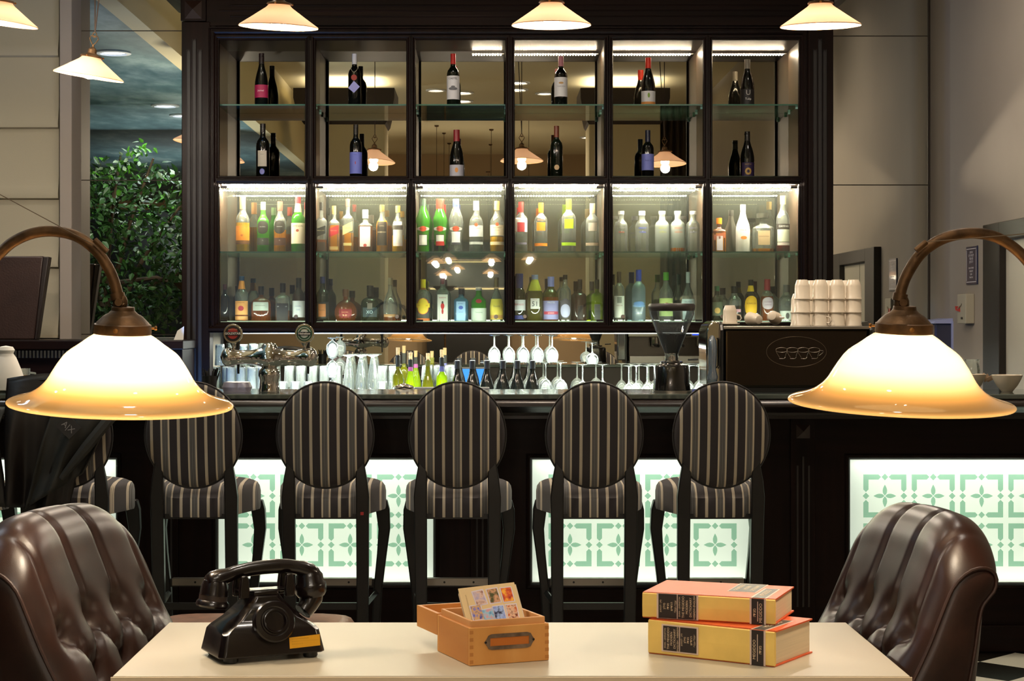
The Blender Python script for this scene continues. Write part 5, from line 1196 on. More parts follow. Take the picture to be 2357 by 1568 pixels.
# sticker
stk = part('sticker', MB().add([(.040, -.0853, .026), (.116, -.0848, .0285), (.116, -.0812, .055), (.040, -.0812, .052)], [(0, 1, 2, 3)]), pm('e0a010', .6), ph, smooth=False, solid=.0006, label='yellow handwritten sticker')
sc1 = MB()
for row_, (z_, y_) in enumerate(((.0475, -.0822), (.0415, -.0829), (.0355, -.0838))):
    n = [9, 14, 6][row_]
    for k in range(n):
        x_ = .046+k*.0048; sc1.tube([(x_, y_-.0003, z_), (x_+.001, y_-.0003, z_+.002), (x_+.002, y_-.0003, z_-.0006), (x_+.0032, y_-.0003, z_+.0012)], .00018, 4)
part('pencil_scribble', sc1, pm('7a5c20'), stk)
# cradle
cz0 = .148
part('cradle', MB().box(-.030, .030, -.030, .034, cz0, cz0+.012).loft([[( -.058, -.020, cz0+.008), (.062, -.020, cz0+.008), (.062, .022, cz0+.008), (-.058, .022, cz0+.008)], [(-.060, -.022, cz0+.014), (.064, -.022, cz0+.014), (.064, .024, cz0+.014), (-.060, .024, cz0+.014)]]), BK, ph, bevel=.003)
for sx in (-1, 1):
    for yy in (-.028, .024):
        x_ = sx*.056+.003
        part('cradle_prong', MB().loft([[(x_-.012+a, yy-.007, z), (x_+.012+b, yy-.007, z), (x_+.012+b, yy+.007, z), (x_-.012+a, yy+.007, z)] for z, a, b in ((cz0-.004, 0, 0), (cz0+.02, 0, 0), (cz0+.046, .003, -.003), (cz0+.052, .006, -.006))]), BK, ph, bevel=.003)
# handset
hs_ = [(-.138, .184, .020, .018), (-.128, .189, .026, .022), (-.108, .194, .027, .022), (-.088, .198, .022, .019), (-.068, .205, .018, .0175), (-.035, .211, .018, .0175), (0, .214, .0185, .0175), (.035, .215, .0185, .018), (.065, .213, .019, .018), (.085, .209, .021, .018), (.105, .203, .026, .021), (.128, .194, .027, .022), (.140, .188, .020, .018)]
lp = []
for x, z, hy, hz in hs_:
    lp.append([(x, -.002+hy*math.cos(a)*(1 if True else 0), z+hz*math.sin(a)) for a in [2*PI*k/16 for k in range(16)]])
hset = part('handset', MB().loft(lp), BK, ph, ang=60)
# ear cup (left)
ME = T(-.116, -.002, .180) @ Matrix.Rotation(math.radians(8), 4, 'Y')
part('earpiece', MB().lathe([(.010, .014), (.028, .008), (.032, -.004), (.033, -.022), (.034, -.026)], 36, M=ME), BK, hset)
part('earpiece_band', MB().lathe([(.0335, -.026), (.0335, -.0385)], 36, M=ME), mat('worn_band', '2e211a', .5, noise=.3, nscale=60), hset)
part('ear_cap', MB().lathe([(.034, -.0385), (.038, -.043), (.0395, -.050), (.036, -.055), (.020, -.056), (.001, -.052)], 36, M=ME), BK, hset)
MM = T(.118, -.002, .190) @ Matrix.Rotation(math.radians(-6), 4, 'Y')
part('mouthpiece', MB().lathe([(.010, .014), (.024, .010), (.0325, -.002), (.034, -.018), (.0375, -.022), (.0385, -.026), (.0385, -.044), (.032, -.054)], 36, M=MM), BK, hset)
hn = []
for k in range(9):
    t_ = k/8; a = t_*1.25
    hn.append((.122+.010-.034*math.sin(a)*1.0, -.004-.008*t_, .150-.052*t_+.010*t_*t_))
part('mouth_horn', MB().tube([(.124, -.002, .146), (.122, -.004, .130), (.112, -.008, .113), (.098, -.012, .100)], [.030, .028, .023, .022], 24), BK, hset, ang=60)
part('cord', MB().tube([(.06, .05, .10), (.085, .07, .07), (.09, .09, .02), (.02, .11, .006), (-.08, .10, .006)], .0035, 8), mat('fabric_cord', '3a2a1e', .8), ph)

# ================================================================ CARD BOX
OAK = wood('honey_wood', 'c8863e', 'dca25c', .45, 1.2, (1, 1, .25))
OAK2 = wood('honey_wood_side', 'c27f3c', 'd49650', .5, 1.2, (1, .2, 1))
cb = thing('card_box', 'open honey-coloured wooden card index box with a metal label holder', 'box', (.048, 3.742, TZ+.0005), math.radians(22))
w_, d_, h_ = .0865, .092, .074
cb.location = Vector((.012, 3.83, TZ+.0005)); cb.scale = (1.02, 1.02, 1.04)
def walls(mb, w, d, z0, z1, t):
    return mb.box(-w, w, -d, -d+t, z0, z1), mb.box(-w, w, d-t, d, z0, z1), mb.box(-w, -w+t, -d+t, d-t, z0, z1), mb.box(w-t, w, -d+t, d-t, z0, z1)
for n_, a in (('front_board', (-w_, w_, -d_, -d_+.008)), ('rear_board', (-w_, w_, d_-.008, d_))):
    fb = part(n_, MB().box(a[0], a[1], a[2], a[3], 0, h_), OAK, cb, smooth=False, bevel=.0012)
    if n_ == 'front_board': frontb = fb
for n_, a in (('side_board', (-w_, -w_+.008, -d_+.008, d_-.008)), ('side_board', (w_-.008, w_, -d_+.008, d_-.008))):
    part(n_, MB().box(a[0], a[1], a[2], a[3], 0, h_), OAK2, cb, smooth=False, bevel=.0012)
part('floor_board', MB().box(-w_+.008, w_-.008, -d_+.008, d_-.008, .002, .008), OAK2, cb, smooth=False)
ip = MB(); a1, a2 = w_-.006, d_-.006
for q in ((-a1, a1, -a2, -a2+.006), (-a1, a1, a2-.006, a2), (-a1, -a1+.006, -a2+.006, a2-.006), (a1-.006, a1, -a2+.006, a2-.006)):
    ip.box(q[0], q[1], q[2], q[3], .05, h_+.013)
part('inner_lip', ip, wood('honey_wood_pale', 'c88a50', 'dca468', .5, 1.2, (1, .3, 1)), cb, smooth=False, bevel=.0015)
fj = MB()
for k in range(5):
    fj.box(w_-.0085, w_-.0002, -d_-.0003, -d_, .004+k*.0145, .011+k*.0145)
part('finger_joint', fj, mat('joint_wood', 'b87838', .6), frontb, smooth=False)
fj = MB()
for k in range(5): fj.box(-w_+.0002, -w_+.008, -d_-.0003, -d_, .004+k*.0145, .011+k*.0145)
part('finger_joint', fj, mat('joint_wood', 'b87838', .6), frontb, smooth=False)
# label holder: metal frame with pointed ends
zc = .044; yo = -d_-.0012
fo = [(-.060, zc), (-.054, zc+.0065), (-.050, zc+.013), (-.042, zc+.0155), (.042, zc+.0155), (.050, zc+.013), (.054, zc+.0065), (.060, zc), (.054, zc-.0065), (.050, zc-.013), (.042, zc-.0155), (-.042, zc-.0155), (-.050, zc-.013), (-.054, zc-.0065)]
fi = [(-.046, zc), (-.046, zc+.004), (-.046, zc+.008), (-.040, zc+.008), (.040, zc+.008), (.046, zc+.008), (.046, zc+.004), (.046, zc), (.046, zc-.004), (.046, zc-.008), (.040, zc-.008), (-.040, zc-.008), (-.046, zc-.008), (-.046, zc-.004)]
mb = MB(); n = len(fo); sx_ = .92
mb.add([(x*sx_, yo, z) for x, z in fo]+[(x*sx_, yo, z) for x, z in fi]+[(x*sx_, yo+.0015, z) for x, z in fo]+[(x*sx_, yo+.0015, z) for x, z in fi],
       [(k, (k+1) % n, (k+1) % n+n, k+n) for k in range(n)]+[(k, (k+1) % n, (k+1) % n+2*n, k+2*n) for k in range(n)]+[(k+n, (k+1) % n+n, (k+1) % n+3*n, k+3*n) for k in range(n)])
lh = part('label_holder', mb, mat('worn_nickel', '8d7a6c', .35, .85, noise=.3, nscale=60), cb, smooth=False, fixn=True, label='worn metal label holder')
part('card_slip', MB().box(-.046*sx_, .046*sx_, yo+.0008, yo+.0012, zc-.009, zc+.009), pm('b9661c', .6), lh, smooth=False)
part('pin', MB().disc((-.052, yo, zc), .0022, 12, t=.0015).disc((.052, yo, zc), .0022, 12, t=.0015), BLACKP, lh)
# open lid behind
lid = MB(); lx0, lx1 = -w_, w_; ly0, ly1 = d_+.001, d_+.125; lz0, lz1 = .036, .076
for q in ((lx0, lx1, ly0, ly0+.008), (lx0, lx1, ly1-.008, ly1), (lx0, lx0+.008, ly0+.008, ly1-.008), (lx1-.008, lx1, ly0+.008, ly1-.008)):
    lid.box(q[0], q[1], q[2], q[3], lz0, lz1)
lid.box(lx0, lx1, ly0, ly1, lz0-.004, lz0)
part('lid', lid, OAK2, cb, smooth=False)
part('hinge', MB().tube([(-.06, d_+.0005, h_), (-.03, d_+.0005, h_)], .003, 8).tube([(.03, d_+.0005, h_), (.06, d_+.0005, h_)], .003, 8), BRASS, cb)
# photo card booklet standing in the box
MC = Matrix.Translation((-.048, 3.868, TZ+.012)) if False else None
pc = thing('card_booklet', 'cream booklet with seven small colour pictures leaning in the wooden box', 'booklet', (0, 0, 0))
c22 = math.radians(22)
base = Vector((.009, 3.83, TZ+.0005))+Matrix.Rotation(c22, 3, 'Z') @ Vector((.004, -.052, .027))
pc.location = base; pc.rotation_euler = (math.radians(-32), math.radians(-3), c22)
bw, bh = .0635, .138
part('cover', MB().box(-bw, bw, -.0012, .0012, 0, bh), mat('booklet_cream', 'e2c490', .55), pc, smooth=False)
pb = MB()
for k in range(5): pb.box(-bw+.002, bw+.004, .002+k*.0022, .0034+k*.0022, 0, bh-.004-k*.001)
part('pages', pb, mat('booklet_pages', 'd8c4a8', .7), pc, smooth=False)
def pic(name, cols, sc_):
    m, nt, b = nodes(name); N = nt.nodes.new; L = nt.links.new
    tc = N('ShaderNodeTexCoord'); n = N('ShaderNodeTexNoise'); n.inputs['Scale'].default_value = sc_; n.inputs['Detail'].default_value = 3
    r = N('ShaderNodeValToRGB'); e = r.color_ramp.elements; e[0].position = .35; e[0].color = lin(cols[0]); e[1].position = .65; e[1].color = lin(cols[2]); x = e.new(.5); x.color = lin(cols[1])
    L(tc.outputs['Object'], n.inputs['Vector']); L(n.outputs[0], r.inputs[0]); L(r.outputs[0], b.inputs['Base Color']); return m
pics = [(-.022, .112, 6, ('7a2a18', 'e0c0b0', 'a8a0c8')), (.010, .113, 3, ('4a4a1c', 'd8a078', '7a6a3a')), (.041, .112, 0, ('7a1c08', 'd8501c', 'f8b030')),
        (-.036, .080, 2, ('3a4aa8', 'e0b060', '5a6ad0')), (-.012, .069, 4, ('2a80c0', '9ac8e0', 'd8a0a8')), (.013, .073, 0, ('20204a', 'a8c0f0', '8898d8')), (.042, .073, -2, ('7a3010', 'e8c0a0', 'c86020'))]
for i, (x, z, r_, cols) in enumerate(pics):
    M_ = T(x, 0, z) @ Matrix.Rotation(math.radians(-r_), 4, 'Y')
    p_ = part('picture', MB().prism([(-.0135, -.0175), (.0135, -.0175), (.0135, .0175), (-.0135, .0175)], -.0016, -.0012, M=M_), pm('dcd4e4', .6), pc, smooth=False)
    part('print', MB().prism([(-.0115, -.0155), (.0115, -.0155), (.0115, .0155), (-.0115, .0155)], -.0019, -.0016, M=M_), pic('print_%d' % i, cols, 55+9*i), p_, smooth=False)
sw = MB()
for k in range(16):
    z_ = .03+k*.0058; sw.tube([(-.052, -.0014, z_), (-.0495, -.0014, z_+.0016), (-.0525, -.0014, z_+.0032), (-.050, -.0014, z_+.005)], .00025, 4)
part('handwriting', sw, pm('9a7a50'), pc)

# ================================================================ BOOKS
def book(name, lab, loc, rz, L_, D_, Th, upper):
    t = thing(name, lab, 'book', loc, rz, group='thick yellow and orange dictionaries')
    # local: spine along x at y=0, depth +y
    yel = mat('cover_yellow', 'ecc86c', .5, noise=.1, nscale=12); org = mat('cover_orange', 'dc5c2c', .42, noise=.08, nscale=30)
    part('page_block', MB().box(.004, L_-.004, .006, D_-.006, .0035, Th-.0035), mat('page_edges', 'd9c6a6', .8, noise=.06, nscale=200, stretch=(.02, .02, 1)), t, smooth=False)
    part('cover', MB().box(0, L_, .004, D_, 0, .003).box(0, L_, .004, D_, Th-.003, Th), org, t, smooth=False)
    part('spine', MB().prism([(.006, 0), (.001, .003), (0, Th*.5), (.001, Th-.003), (.006, Th), (.009, Th), (.009, 0)], 0, L_, 'yz'), yel, t, smooth=False)
    blk = pm('2a2220', .5); pk = pm('d8bfb0', .5); tcol = pm('e2c8a8')
    def slab(n, x0, x1, z0, z1, m, y=-.0006, par=t): return part(n, MB().box(x0, x1, y, y+.0010, z0, z1), m, par, smooth=False)
    fx = lambda f: f*L_
    if upper: b0, b1, z0, z1 = .126, .415, .002, Th-.001
    else: b0, b1, z0, z1 = .126, .395, .011, Th-.010
    lb_ = slab('spine_label', fx(b0)-.004, fx(b1)+.004, max(.001, z0-.003), min(Th-.0005, z1+.003), pk)
    slab('label_field', fx(b0), fx(b1), z0, z1, blk, -.0012, lb_)
    mx = fx((b0+b1)/2); slab('label_rule', mx-.0008, mx+.0008, z0, z1, pk, -.0016, lb_)
    def vt(s_, x, size, zc=None, w=0, m=None, hb=False, par=lb_):
        # lines run up the spine
        a = 90
        mb_ = text_mb(s_, size, T(x, -.0021, zc if zc else (z0+z1)/2) @ Matrix.Rotation(math.radians(-a), 4, 'Y'), weight=w)
        part('lettering', mb_, m or tcol, par, smooth=False, fixn=False)
    e1 = ['SIVAN - LEVENSTON', 'THE MEGIDDO', 'MODERN', 'DICTIONARY', 'HEBREW-ENGLISH' if upper else 'ENGLISH - HEBREW']
    he = ['סיון - לבנסטון', 'מילון', 'מגידו', 'החדיש', 'עברי-אנגלי' if upper else 'אנגלי-עברי']
    hs2 = [x[::-1] for x in he]
    lx = fx(b0); hw = (fx(b1)-fx(b0))/2; sc_ = .0078
    ex_ = (lx, e1) if not upper else (lx+hw, e1); hx_ = (lx+hw, hs2) if not upper else (lx, hs2)
    for (bx, ls) in (ex_, hx_):
        for k, s_ in enumerate(ls):
            wdt = .0042 if k == 0 else (.0054 if k == 4 else .0062)
            vt(s_, bx+.005+k*(hw-.009)/4, wdt*1.1, None)
    # foot band
    c0, c1 = .828, .92
    fb_ = slab('foot_band', fx(c0)-.004, fx(c1)+.004, .0005, Th-.0005, pk)
    slab('band_field', fx(c0), fx(c1), .0005, Th-.0005, blk, -.0012, fb_)
    slab('band_rule', fx((c0+c1)/2)-.0007, fx((c0+c1)/2)+.0007, Th*.12, Th*.88, pk, -.0016, fb_)
    a_, b_ = ('MEGIDDO', 'מגידו'[::-1]) if not upper else ('מגידו'[::-1], 'MEGIDDO')
    vt(a_, fx(c0+.023), .0088, Th*.45, par=fb_); vt(b_, fx(c1-.023), .0088, Th*.45, par=fb_)
    # labels on the front board
    gm = pm('4c4a44', .4); zt = Th+.0004
    tl = part('cover_label', MB().box(fx(.58), fx(.80), .075, .20, Th, zt), pk, t, smooth=False); part('label_field', MB().box(fx(.59), fx(.79), .080, .195, zt, zt+.0004), gm, tl, smooth=False)
    t2 = part('cover_label', MB().box(fx(.815), fx(.935), .004, .145, Th, zt), pk, t, smooth=False); part('label_field', MB().box(fx(.83), fx(.92), .004, .140, zt, zt+.0004), gm, t2, smooth=False)
    def tt(s_, x, y, size, par): part('lettering', text_mb(s_, size, T(x, y, zt+.0007) @ Matrix.Rotation(math.radians(90), 4, 'Z') @ Matrix.Rotation(math.radians(-90), 4, 'X'), weight=.0002), tcol, par, smooth=False, fixn=False)
    for k, s_ in enumerate(('THE MEGIDDO', 'MODERN', 'DICTIONARY')): tt(s_, fx(.63+.06*k), .137, .0125, tl)
    tt('MEGIDDO', fx(.875), .075, .018, t2)
    return t
import_l = P(1493.7, 1505, 3.85)
book('dictionary', 'lower thick yellow and orange dictionary lying on the cream table', (.341, 3.853, TZ+.0005), math.radians(-33), .288, .196, .0725, False)
book('dictionary', 'upper yellow and orange dictionary stacked askew on the other one', (.330, 3.868, TZ+.0738), math.radians(-21), .284, .196, .054, True)
# ================================================================ LEATHER ARMCHAIRS
def leather():
    m, nt, b = nodes('brown_leather'); N = nt.nodes.new; L = nt.links.new
    tc = N('ShaderNodeTexCoord'); n = N('ShaderNodeTexNoise'); n.inputs['Scale'].default_value = 5; n.inputs['Detail'].default_value = 8; n.inputs['Roughness'].default_value = .65
    r = N('ShaderNodeValToRGB'); e = r.color_ramp.elements; e[0].position = .3; e[0].color = lin('190d0a'); e[1].position = .75; e[1].color = lin('382018')
    L(tc.outputs['Object'], n.inputs['Vector']); L(n.outputs[0], r.inputs[0]); L(r.outputs[0], b.inputs['Base Color'])
    v = N('ShaderNodeTexVoronoi'); v.inputs['Scale'].default_value = 260; v.feature = 'DISTANCE_TO_EDGE'; L(tc.outputs['Object'], v.inputs['Vector'])
    bp = N('ShaderNodeBump'); bp.inputs['Strength'].default_value = .12; bp.inputs['Distance'].default_value = .001
    L(v.outputs[0], bp.inputs['Height']); L(bp.outputs[0], b.inputs['Normal'])
    b.inputs['Roughness'].default_value = .34; b.inputs['Specular IOR Level'].default_value = .48; return m
LEA = leather(); LEAW = mat('worn_leather_edge', '341b11', .5, noise=.4, nscale=14, bump=.2, bscale=90)
WDT = .64
def catmull(pts, n):
    out = []; m = len(pts)
    for i in range(m-1):
        p0 = Vector(pts[max(i-1, 0)]); p1 = Vector(pts[i]); p2 = Vector(pts[i+1]); p3 = Vector(pts[min(i+2, m-1)])
        for k in range(n):
            t = k/n
            out.append(.5*((2*p1)+(-p0+p2)*t+(2*p0-5*p1+4*p2-p3)*t*t+(-p0+3*p1-3*p2+p3)*t*t*t))
    out.append(Vector(pts[-1])); return out
def make_chair():
    """local: sitter faces +x, back along y; origin on the floor under the outer back"""
    t = thing('armchair', 'x', 'armchair', (0, 0, 0), group='tufted brown leather armchairs')
    prof = [(.30, .46), (.275, .55), (.22, .67), (.15, .80), (.105, .90), (.075, .965), (.035, 1.000), (-.012, 1.002), (-.048, .975), (-.052, .935), (-.030, .905), (-.022, .88), (-.012, .78), (.0, .67), (.02, .45), (.03, .28)]
    pr = catmull(prof, 7); n = len(pr)
    nu = 96
    cen = [Vector((.5*(pr[i].x+pr[n-1-i].x), .5*(pr[i].y+pr[n-1-i].y))) for i in range(n)]
    arc = [0]
    for i in range(1, n): arc.append(arc[-1]+(pr[i]-pr[i-1]).length)
    idx_top = 6*7
    bt = []    # buttons (y, arclength)
    for r_, s_ in enumerate((.10, .23, .36)):
        for k in range(-2, 3):
            y = (k+(.5 if r_ % 2 == 0 else 0))*.150
            if abs(y) < .27: bt.append((y, s_))
    smax = arc[idx_top+8]
    def disp(y, s):
        if s > smax+.04: return 0
        d = 0
        for by, bs in bt:
            q = ((y-by)**2+(s-bs)**2)
            d -= .034*math.exp(-q/(.034**2))
        # diamond pleats between buttons
        for by, bs in bt:
            for sy in (-1, 1):
                ey, es = by+sy*.075, bs+.13
                if bs > .33: continue
                vx, vy = ey-by, es-bs; L2 = vx*vx+vy*vy
                tt = max(0, min(1, ((y-by)*vx+(s-bs)*vy)/L2)); dx = y-by-tt*vx; dy = s-bs-tt*vy
                d -= .016*math.exp(-(dx*dx+dy*dy)/(.011**2))
        for by, bs in bt:      # vertical pleats running over the roll from the top row
            if bs > .33 and s > bs:
                f = max(0, 1-(s-bs)/(smax+.03-bs)); d -= .016*(f**.6)*math.exp(-((y-by*1.06)**2)/(.011**2))
            if bs < .12 and s < bs: d -= .012*math.exp(-((y-by)**2)/(.011**2))
        f = min(1, max(0, (smax+.04-s)/.08))
        env = max(0, 1-(abs(y)/.30)**6)
        return (d+.020*(1-(y/.33)**2))*f*env
    vs = []
    for i in range(n):
        a = pr[max(i-1, 0)]; b = pr[min(i+1, n-1)]; tn = (b-a).normalized(); nr = Vector((tn.y, -tn.x))   # outward (towards sitter / up / rear)
        for j in range(nu+1):
            u = -1+2*j/nu; y = u*WDT/2
            e = max(0, (abs(u)-.80)/.20)
            thin = math.sqrt(max(0.0, 1-e*e*.96))
            p = cen[i]+(pr[i]-cen[i])*(.35+.65*thin)
            ztop = 1-.13*max(0, (abs(u)-.45)/.55)**2.2*(1 if p.y > .6 else max(0, (p.y-.3)/.3))
            q = p+nr*disp(y, arc[i])*1.0
            z = .3+(q.y-.3)*ztop
            curve = .05*(u*u)             # slight wrap towards the sitter
            vs.append((q.x+curve, y*(1-.03*max(0, (z-.75)/.25)), z))
    fs = []
    for i in range(n-1):
        for j in range(nu):
            a = i*(nu+1)+j; fs.append((a, a+1, a+nu+2, a+nu+1))
    fs.append(tuple(i*(nu+1) for i in range(n))); fs.append(tuple(i*(nu+1)+nu for i in range(n-1, -1, -1)))
    # end caps as fans across the profile
    fs = fs[:-2]
    for e_ in (0, nu):
        for i in range(n//2):
            a, b = i*(nu+1)+e_, (i+1)*(nu+1)+e_; c, d = (n-2-i)*(nu+1)+e_, (n-1-i)*(nu+1)+e_
            if len({a, b, c, d}) == 4: fs.append((a, b, c, d))
    mb = MB(); mb.add(vs, fs)
    back = part('backrest', mb, LEA, t, ang=75)
    for by, bs in bt:
        k = min(range(n), key=lambda q: abs(arc[q]-bs)); a = pr[max(k-1, 0)]; b = pr[min(k+1, n-1)]; tn = (b-a).normalized(); nr = Vector((tn.y, -tn.x))
        q = pr[k]+nr*(disp(by, bs)+.001); u = by/(WDT/2)
        part('tufting_button', MB().ball((q.x+.05*u*u, by, q.y), .009, 10, (.7, 1, 1)), LEA, back)
    # rolled side seams
    for s in (-1, 1):
        pts = []
        for i in range(4, n-2, 3):
            u = s*.97; e = (abs(u)-.80)/.20; thin = math.sqrt(max(0, 1-e*e*.96)); p = cen[i]+(pr[i]-cen[i])*(.35+.65*thin)
            zt = 1-.13*((abs(u)-.45)/.55)**2.2*(1 if p.y > .6 else max(0, (p.y-.3)/.3)); pts.append((p.x+.05*u*u, s*(WDT/2*.972), .3+(p.y-.3)*zt))
        part('seam_welt', MB().tube(pts, .0045, 8), LEAW, back)
    # seat, arms, legs
    lp = []
    for z, k in ((.28, .96), (.30, 1), (.42, 1), (.45, .97), (.47, .9), (.478, .6), (.48, .05)):
        lp.append([(.32+.27*k*c*(abs(c)**6+abs(s2)**6)**(-1/6), .30*k*s2*(abs(c)**6+abs(s2)**6)**(-1/6), z) for c, s2 in [(math.cos(2*PI*q/40), math.sin(2*PI*q/40)) for q in range(40)]])
    part('seat', MB().loft(lp), LEA, t, ang=60)
    for s in (-1, 1):
        for x in (.06, .54):
            part('leg', MB().bar([(x, s*.25, 0, .016, .016), (x, s*.25, .30, .024, .024)]), BLACKW, t)
    return t
ch = make_chair()
ch.location = (-1.055+.02, 3.92+.30, 0); ch.rotation_euler = (0, 0, math.radians(-14)); ch['label'] = 'tufted dark brown leather armchair at the left end of the table'
c2 = dup(ch, (1.055, 4.24, 0), math.radians(190), 'tufted dark brown leather armchair at the right end of the table'); c2.scale = (.94, .95, 1)
# brown leather bench seat beyond the table
ot = thing('leather_ottoman', 'low brown leather seat beyond the table, behind the telephone', 'ottoman', (-.76, 5.85, 0))
lp = []
for z, k in ((.24, .97), (.26, 1), (.42, 1), (.45, .985), (.468, .95), (.476, .85), (.478, .4), (.478, .02)):
    lp.append([(.33*(k if k > .8 else k)*c*(abs(c)**8+abs(s2)**8)**(-1/8), .30*k*s2*(abs(c)**8+abs(s2)**8)**(-1/8), z) for c, s2 in [(math.cos(2*PI*q/48), math.sin(2*PI*q/48)) for q in range(48)]])
part('cushion', MB().loft(lp), mat('tan_worn_leather', '74492f', .4, noise=.4, nscale=18, bump=.2, bscale=90), ot, ang=60)
for sx in (-1, 1):
    for sy in (-1, 1): part('leg', MB().bar([(sx*.27, sy*.24, 0, .015, .015), (sx*.27, sy*.24, .25, .02, .02)]), BLACKW, ot)

# ================================================================ ARC LAMPS
def opal_shade():
    m = bpy.data.materials.new('opal_lamp_glass'); m.use_nodes = True; nt = m.node_tree; nt.nodes.clear(); N = nt.nodes.new; L = nt.links.new
    o = N('ShaderNodeOutputMaterial'); tc = N('ShaderNodeTexCoord'); sx = N('ShaderNodeSeparateXYZ'); L(tc.outputs['Object'], sx.inputs[0])
    r = N('ShaderNodeValToRGB'); e = r.color_ramp.elements       # amber glass towards the rim, white opal above
    mr = N('ShaderNodeMapRange'); mr.inputs[1].default_value = -.155; mr.inputs[2].default_value = 0; L(sx.outputs[2], mr.inputs[0]); L(mr.outputs[0], r.inputs[0])
    e[0].position = 0; e[0].color = lin('c89c60'); e[1].position = .5; e[1].color = lin('bfae8c'); x = e.new(.22); x.color = lin('c08a48')
    t = N('ShaderNodeBsdfTranslucent'); d = N('ShaderNodeBsdfDiffuse'); L(r.outputs[0], t.inputs[0]); L(r.outputs[0], d.inputs[0])
    m1 = N('ShaderNodeMixShader'); m1.inputs[0].default_value = .35; L(t.outputs[0], m1.inputs[1]); L(d.outputs[0], m1.inputs[2])
    g = N('ShaderNodeBsdfGlossy'); g.inputs['Roughness'].default_value = .05; fr = N('ShaderNodeFresnel'); fr.inputs[0].default_value = 1.5
    m2 = N('ShaderNodeMixShader'); L(fr.outputs[0], m2.inputs[0]); L(m1.outputs[0], m2.inputs[1]); L(g.outputs[0], m2.inputs[2])
    em = N('ShaderNodeEmission'); L(r.outputs[0], em.inputs[0]); em.inputs[1].default_value = .22
    ad = N('ShaderNodeAddShader'); L(m2.outputs[0], ad.inputs[0]); L(em.outputs[0], ad.inputs[1]); L(ad.outputs[0], o.inputs[0]); return m
OPS = opal_shade()
BULB = emis('bulb_glow', 'ffdca8', 60)
def arc_lamp(lab, cpx, cpy, path, Y, tilt, base_px, energy, clip, wire_to):
    s = F/Y; c = P(cpx, cpy, Y)         # c: middle of the collar foot
    t = thing('arc_lamp', lab, 'lamp', (S(base_px, Y), Y, 0)); o0 = t.location
    Mt = T(*(c-o0)) @ Matrix.Rotation(math.radians(tilt), 4, 'Y') @ Matrix.Rotation(math.radians(4.2), 4, 'X')
    k = 1/s
    pr = [(57, 0), (66, 4), (80, 13), (97, 26), (125, 46), (141, 66), (155, 88), (168, 110), (183, 127), (203, 141), (226, 150), (248, 156), (256, 160), (258, 164), (255, 168), (246, 167)]
    sh = part('lamp_shade', MB().lathe([(r*k, -z*k) for r, z in catmull([(a, b) for a, b in pr], 3)], 72, close=False), OPS, t, ang=80)
    sh.matrix_local = Mt
    col_ = [(65, 2), (66, -2), (65, -20), (61, -22), (58, -26), (46, -38), (43, -40), (33, -46), (27, -52), (26, -60), (20, -61), (1, -61)]
    cl = part('collar', MB().lathe([(r*k, -z*k) for r, z in col_], 48), BRONZE, t, ang=25); cl.matrix_local = Mt
    for a in (30, 150, 270):
        q = part('thumb_screw', MB().lathe([(.0025, 0), (.0025, .010), (.005, .011), (.005, .015), (.001, .016)], 12, M=Matrix.Rotation(math.radians(a), 4, 'Z') @ T(65*k, 0, .010) @ Matrix.Rotation(math.radians(90), 4, 'Y')), BRASS, t); q.matrix_local = Mt
    bl_ = part('bulb', MB().ball((0, 0, -.062), .030, 20), BULB, t); bl_.matrix_local = Mt
    bs_ = part('bulb_socket', MB().lathe([(.018, -.03), (.018, .0)], 20), BRONZE, t); bs_.matrix_local = Mt
    l = bpy.data.lights.new('lamp_light', 'POINT'); l.energy = energy; l.color = (1, .86, .67); l.shadow_soft_size = .04
    lo = bpy.data.objects.new('lamp_light', l); C.objects.link(lo); lo.parent = t; lo.matrix_local = Mt @ T(0, 0, -.105)
    pts = [P(a, b, Y)-o0 for a, b in path]
    pp = catmull([tuple(p) for p in pts], 8)
    part('arm', MB().tube(pp, .0118, 16), BRONZE, t, ang=60)
    j0 = pts[0]; j1 = Mt @ Vector((0, 0, 61*k))
    part('knuckle', MB().tube([j0+(pts[1]-j0)*.6, j0], .0155, 16).ball(j0*.6+j1*.4, .0165, 14, (1, .7, 1.2)).tube([j0*.6+j1*.4, j1], .010, 12).disc(tuple(j0*.6+j1*.4+Vector((0, -.012, 0))), .008, 14, t=.012), BRONZE, t)
    cc = P(clip[0], clip[1], Y-.02)-o0; cd = (P(clip[2], clip[3], Y-.02)-o0)
    part('cable_clip', MB().tube([cc, cd], .0062, 10), BRONZE, t)
    part('stay_wire', MB().tube([cd, P(wire_to[0], wire_to[1], Y-.02)-o0], .0011, 6), mat('thin_cable', '6a5a48', .6), t)
    pl = pts[-1]
    part('pole', MB().tube([pl, Vector((0, 0, pl.z-.06)), Vector((0, 0, .02))], .014, 16), BRONZE, t)
    part('base', MB().lathe([(.15, 0), (.15, .012), (.13, .022), (.03, .03), (.018, .05)], 40), BRONZE, t)
    return t
arc_lamp('large arched bronze lamp with a glowing opal shade at the left', 282, 767, [(272, 690), (268, 665), (252, 622), (222, 578), (180, 546), (130, 533), (80, 536), (32, 556), (-5, 588), (-90, 670), (-165, 780)], 3.86, 2.2, -188, 11.5, (218, 552, 247, 580), (-160, 362))
arc_lamp('large arched bronze lamp with a glowing opal shade at the right', 2080, 765, [(2070, 693), (2075, 665), (2090, 628), (2122, 582), (2172, 549), (2232, 537), (2292, 546), (2345, 580), (2395, 640), (2470, 740), (2520, 840)], 3.80, 1.4, 2545, 7, (2108, 577, 2132, 557), (2520, 525))

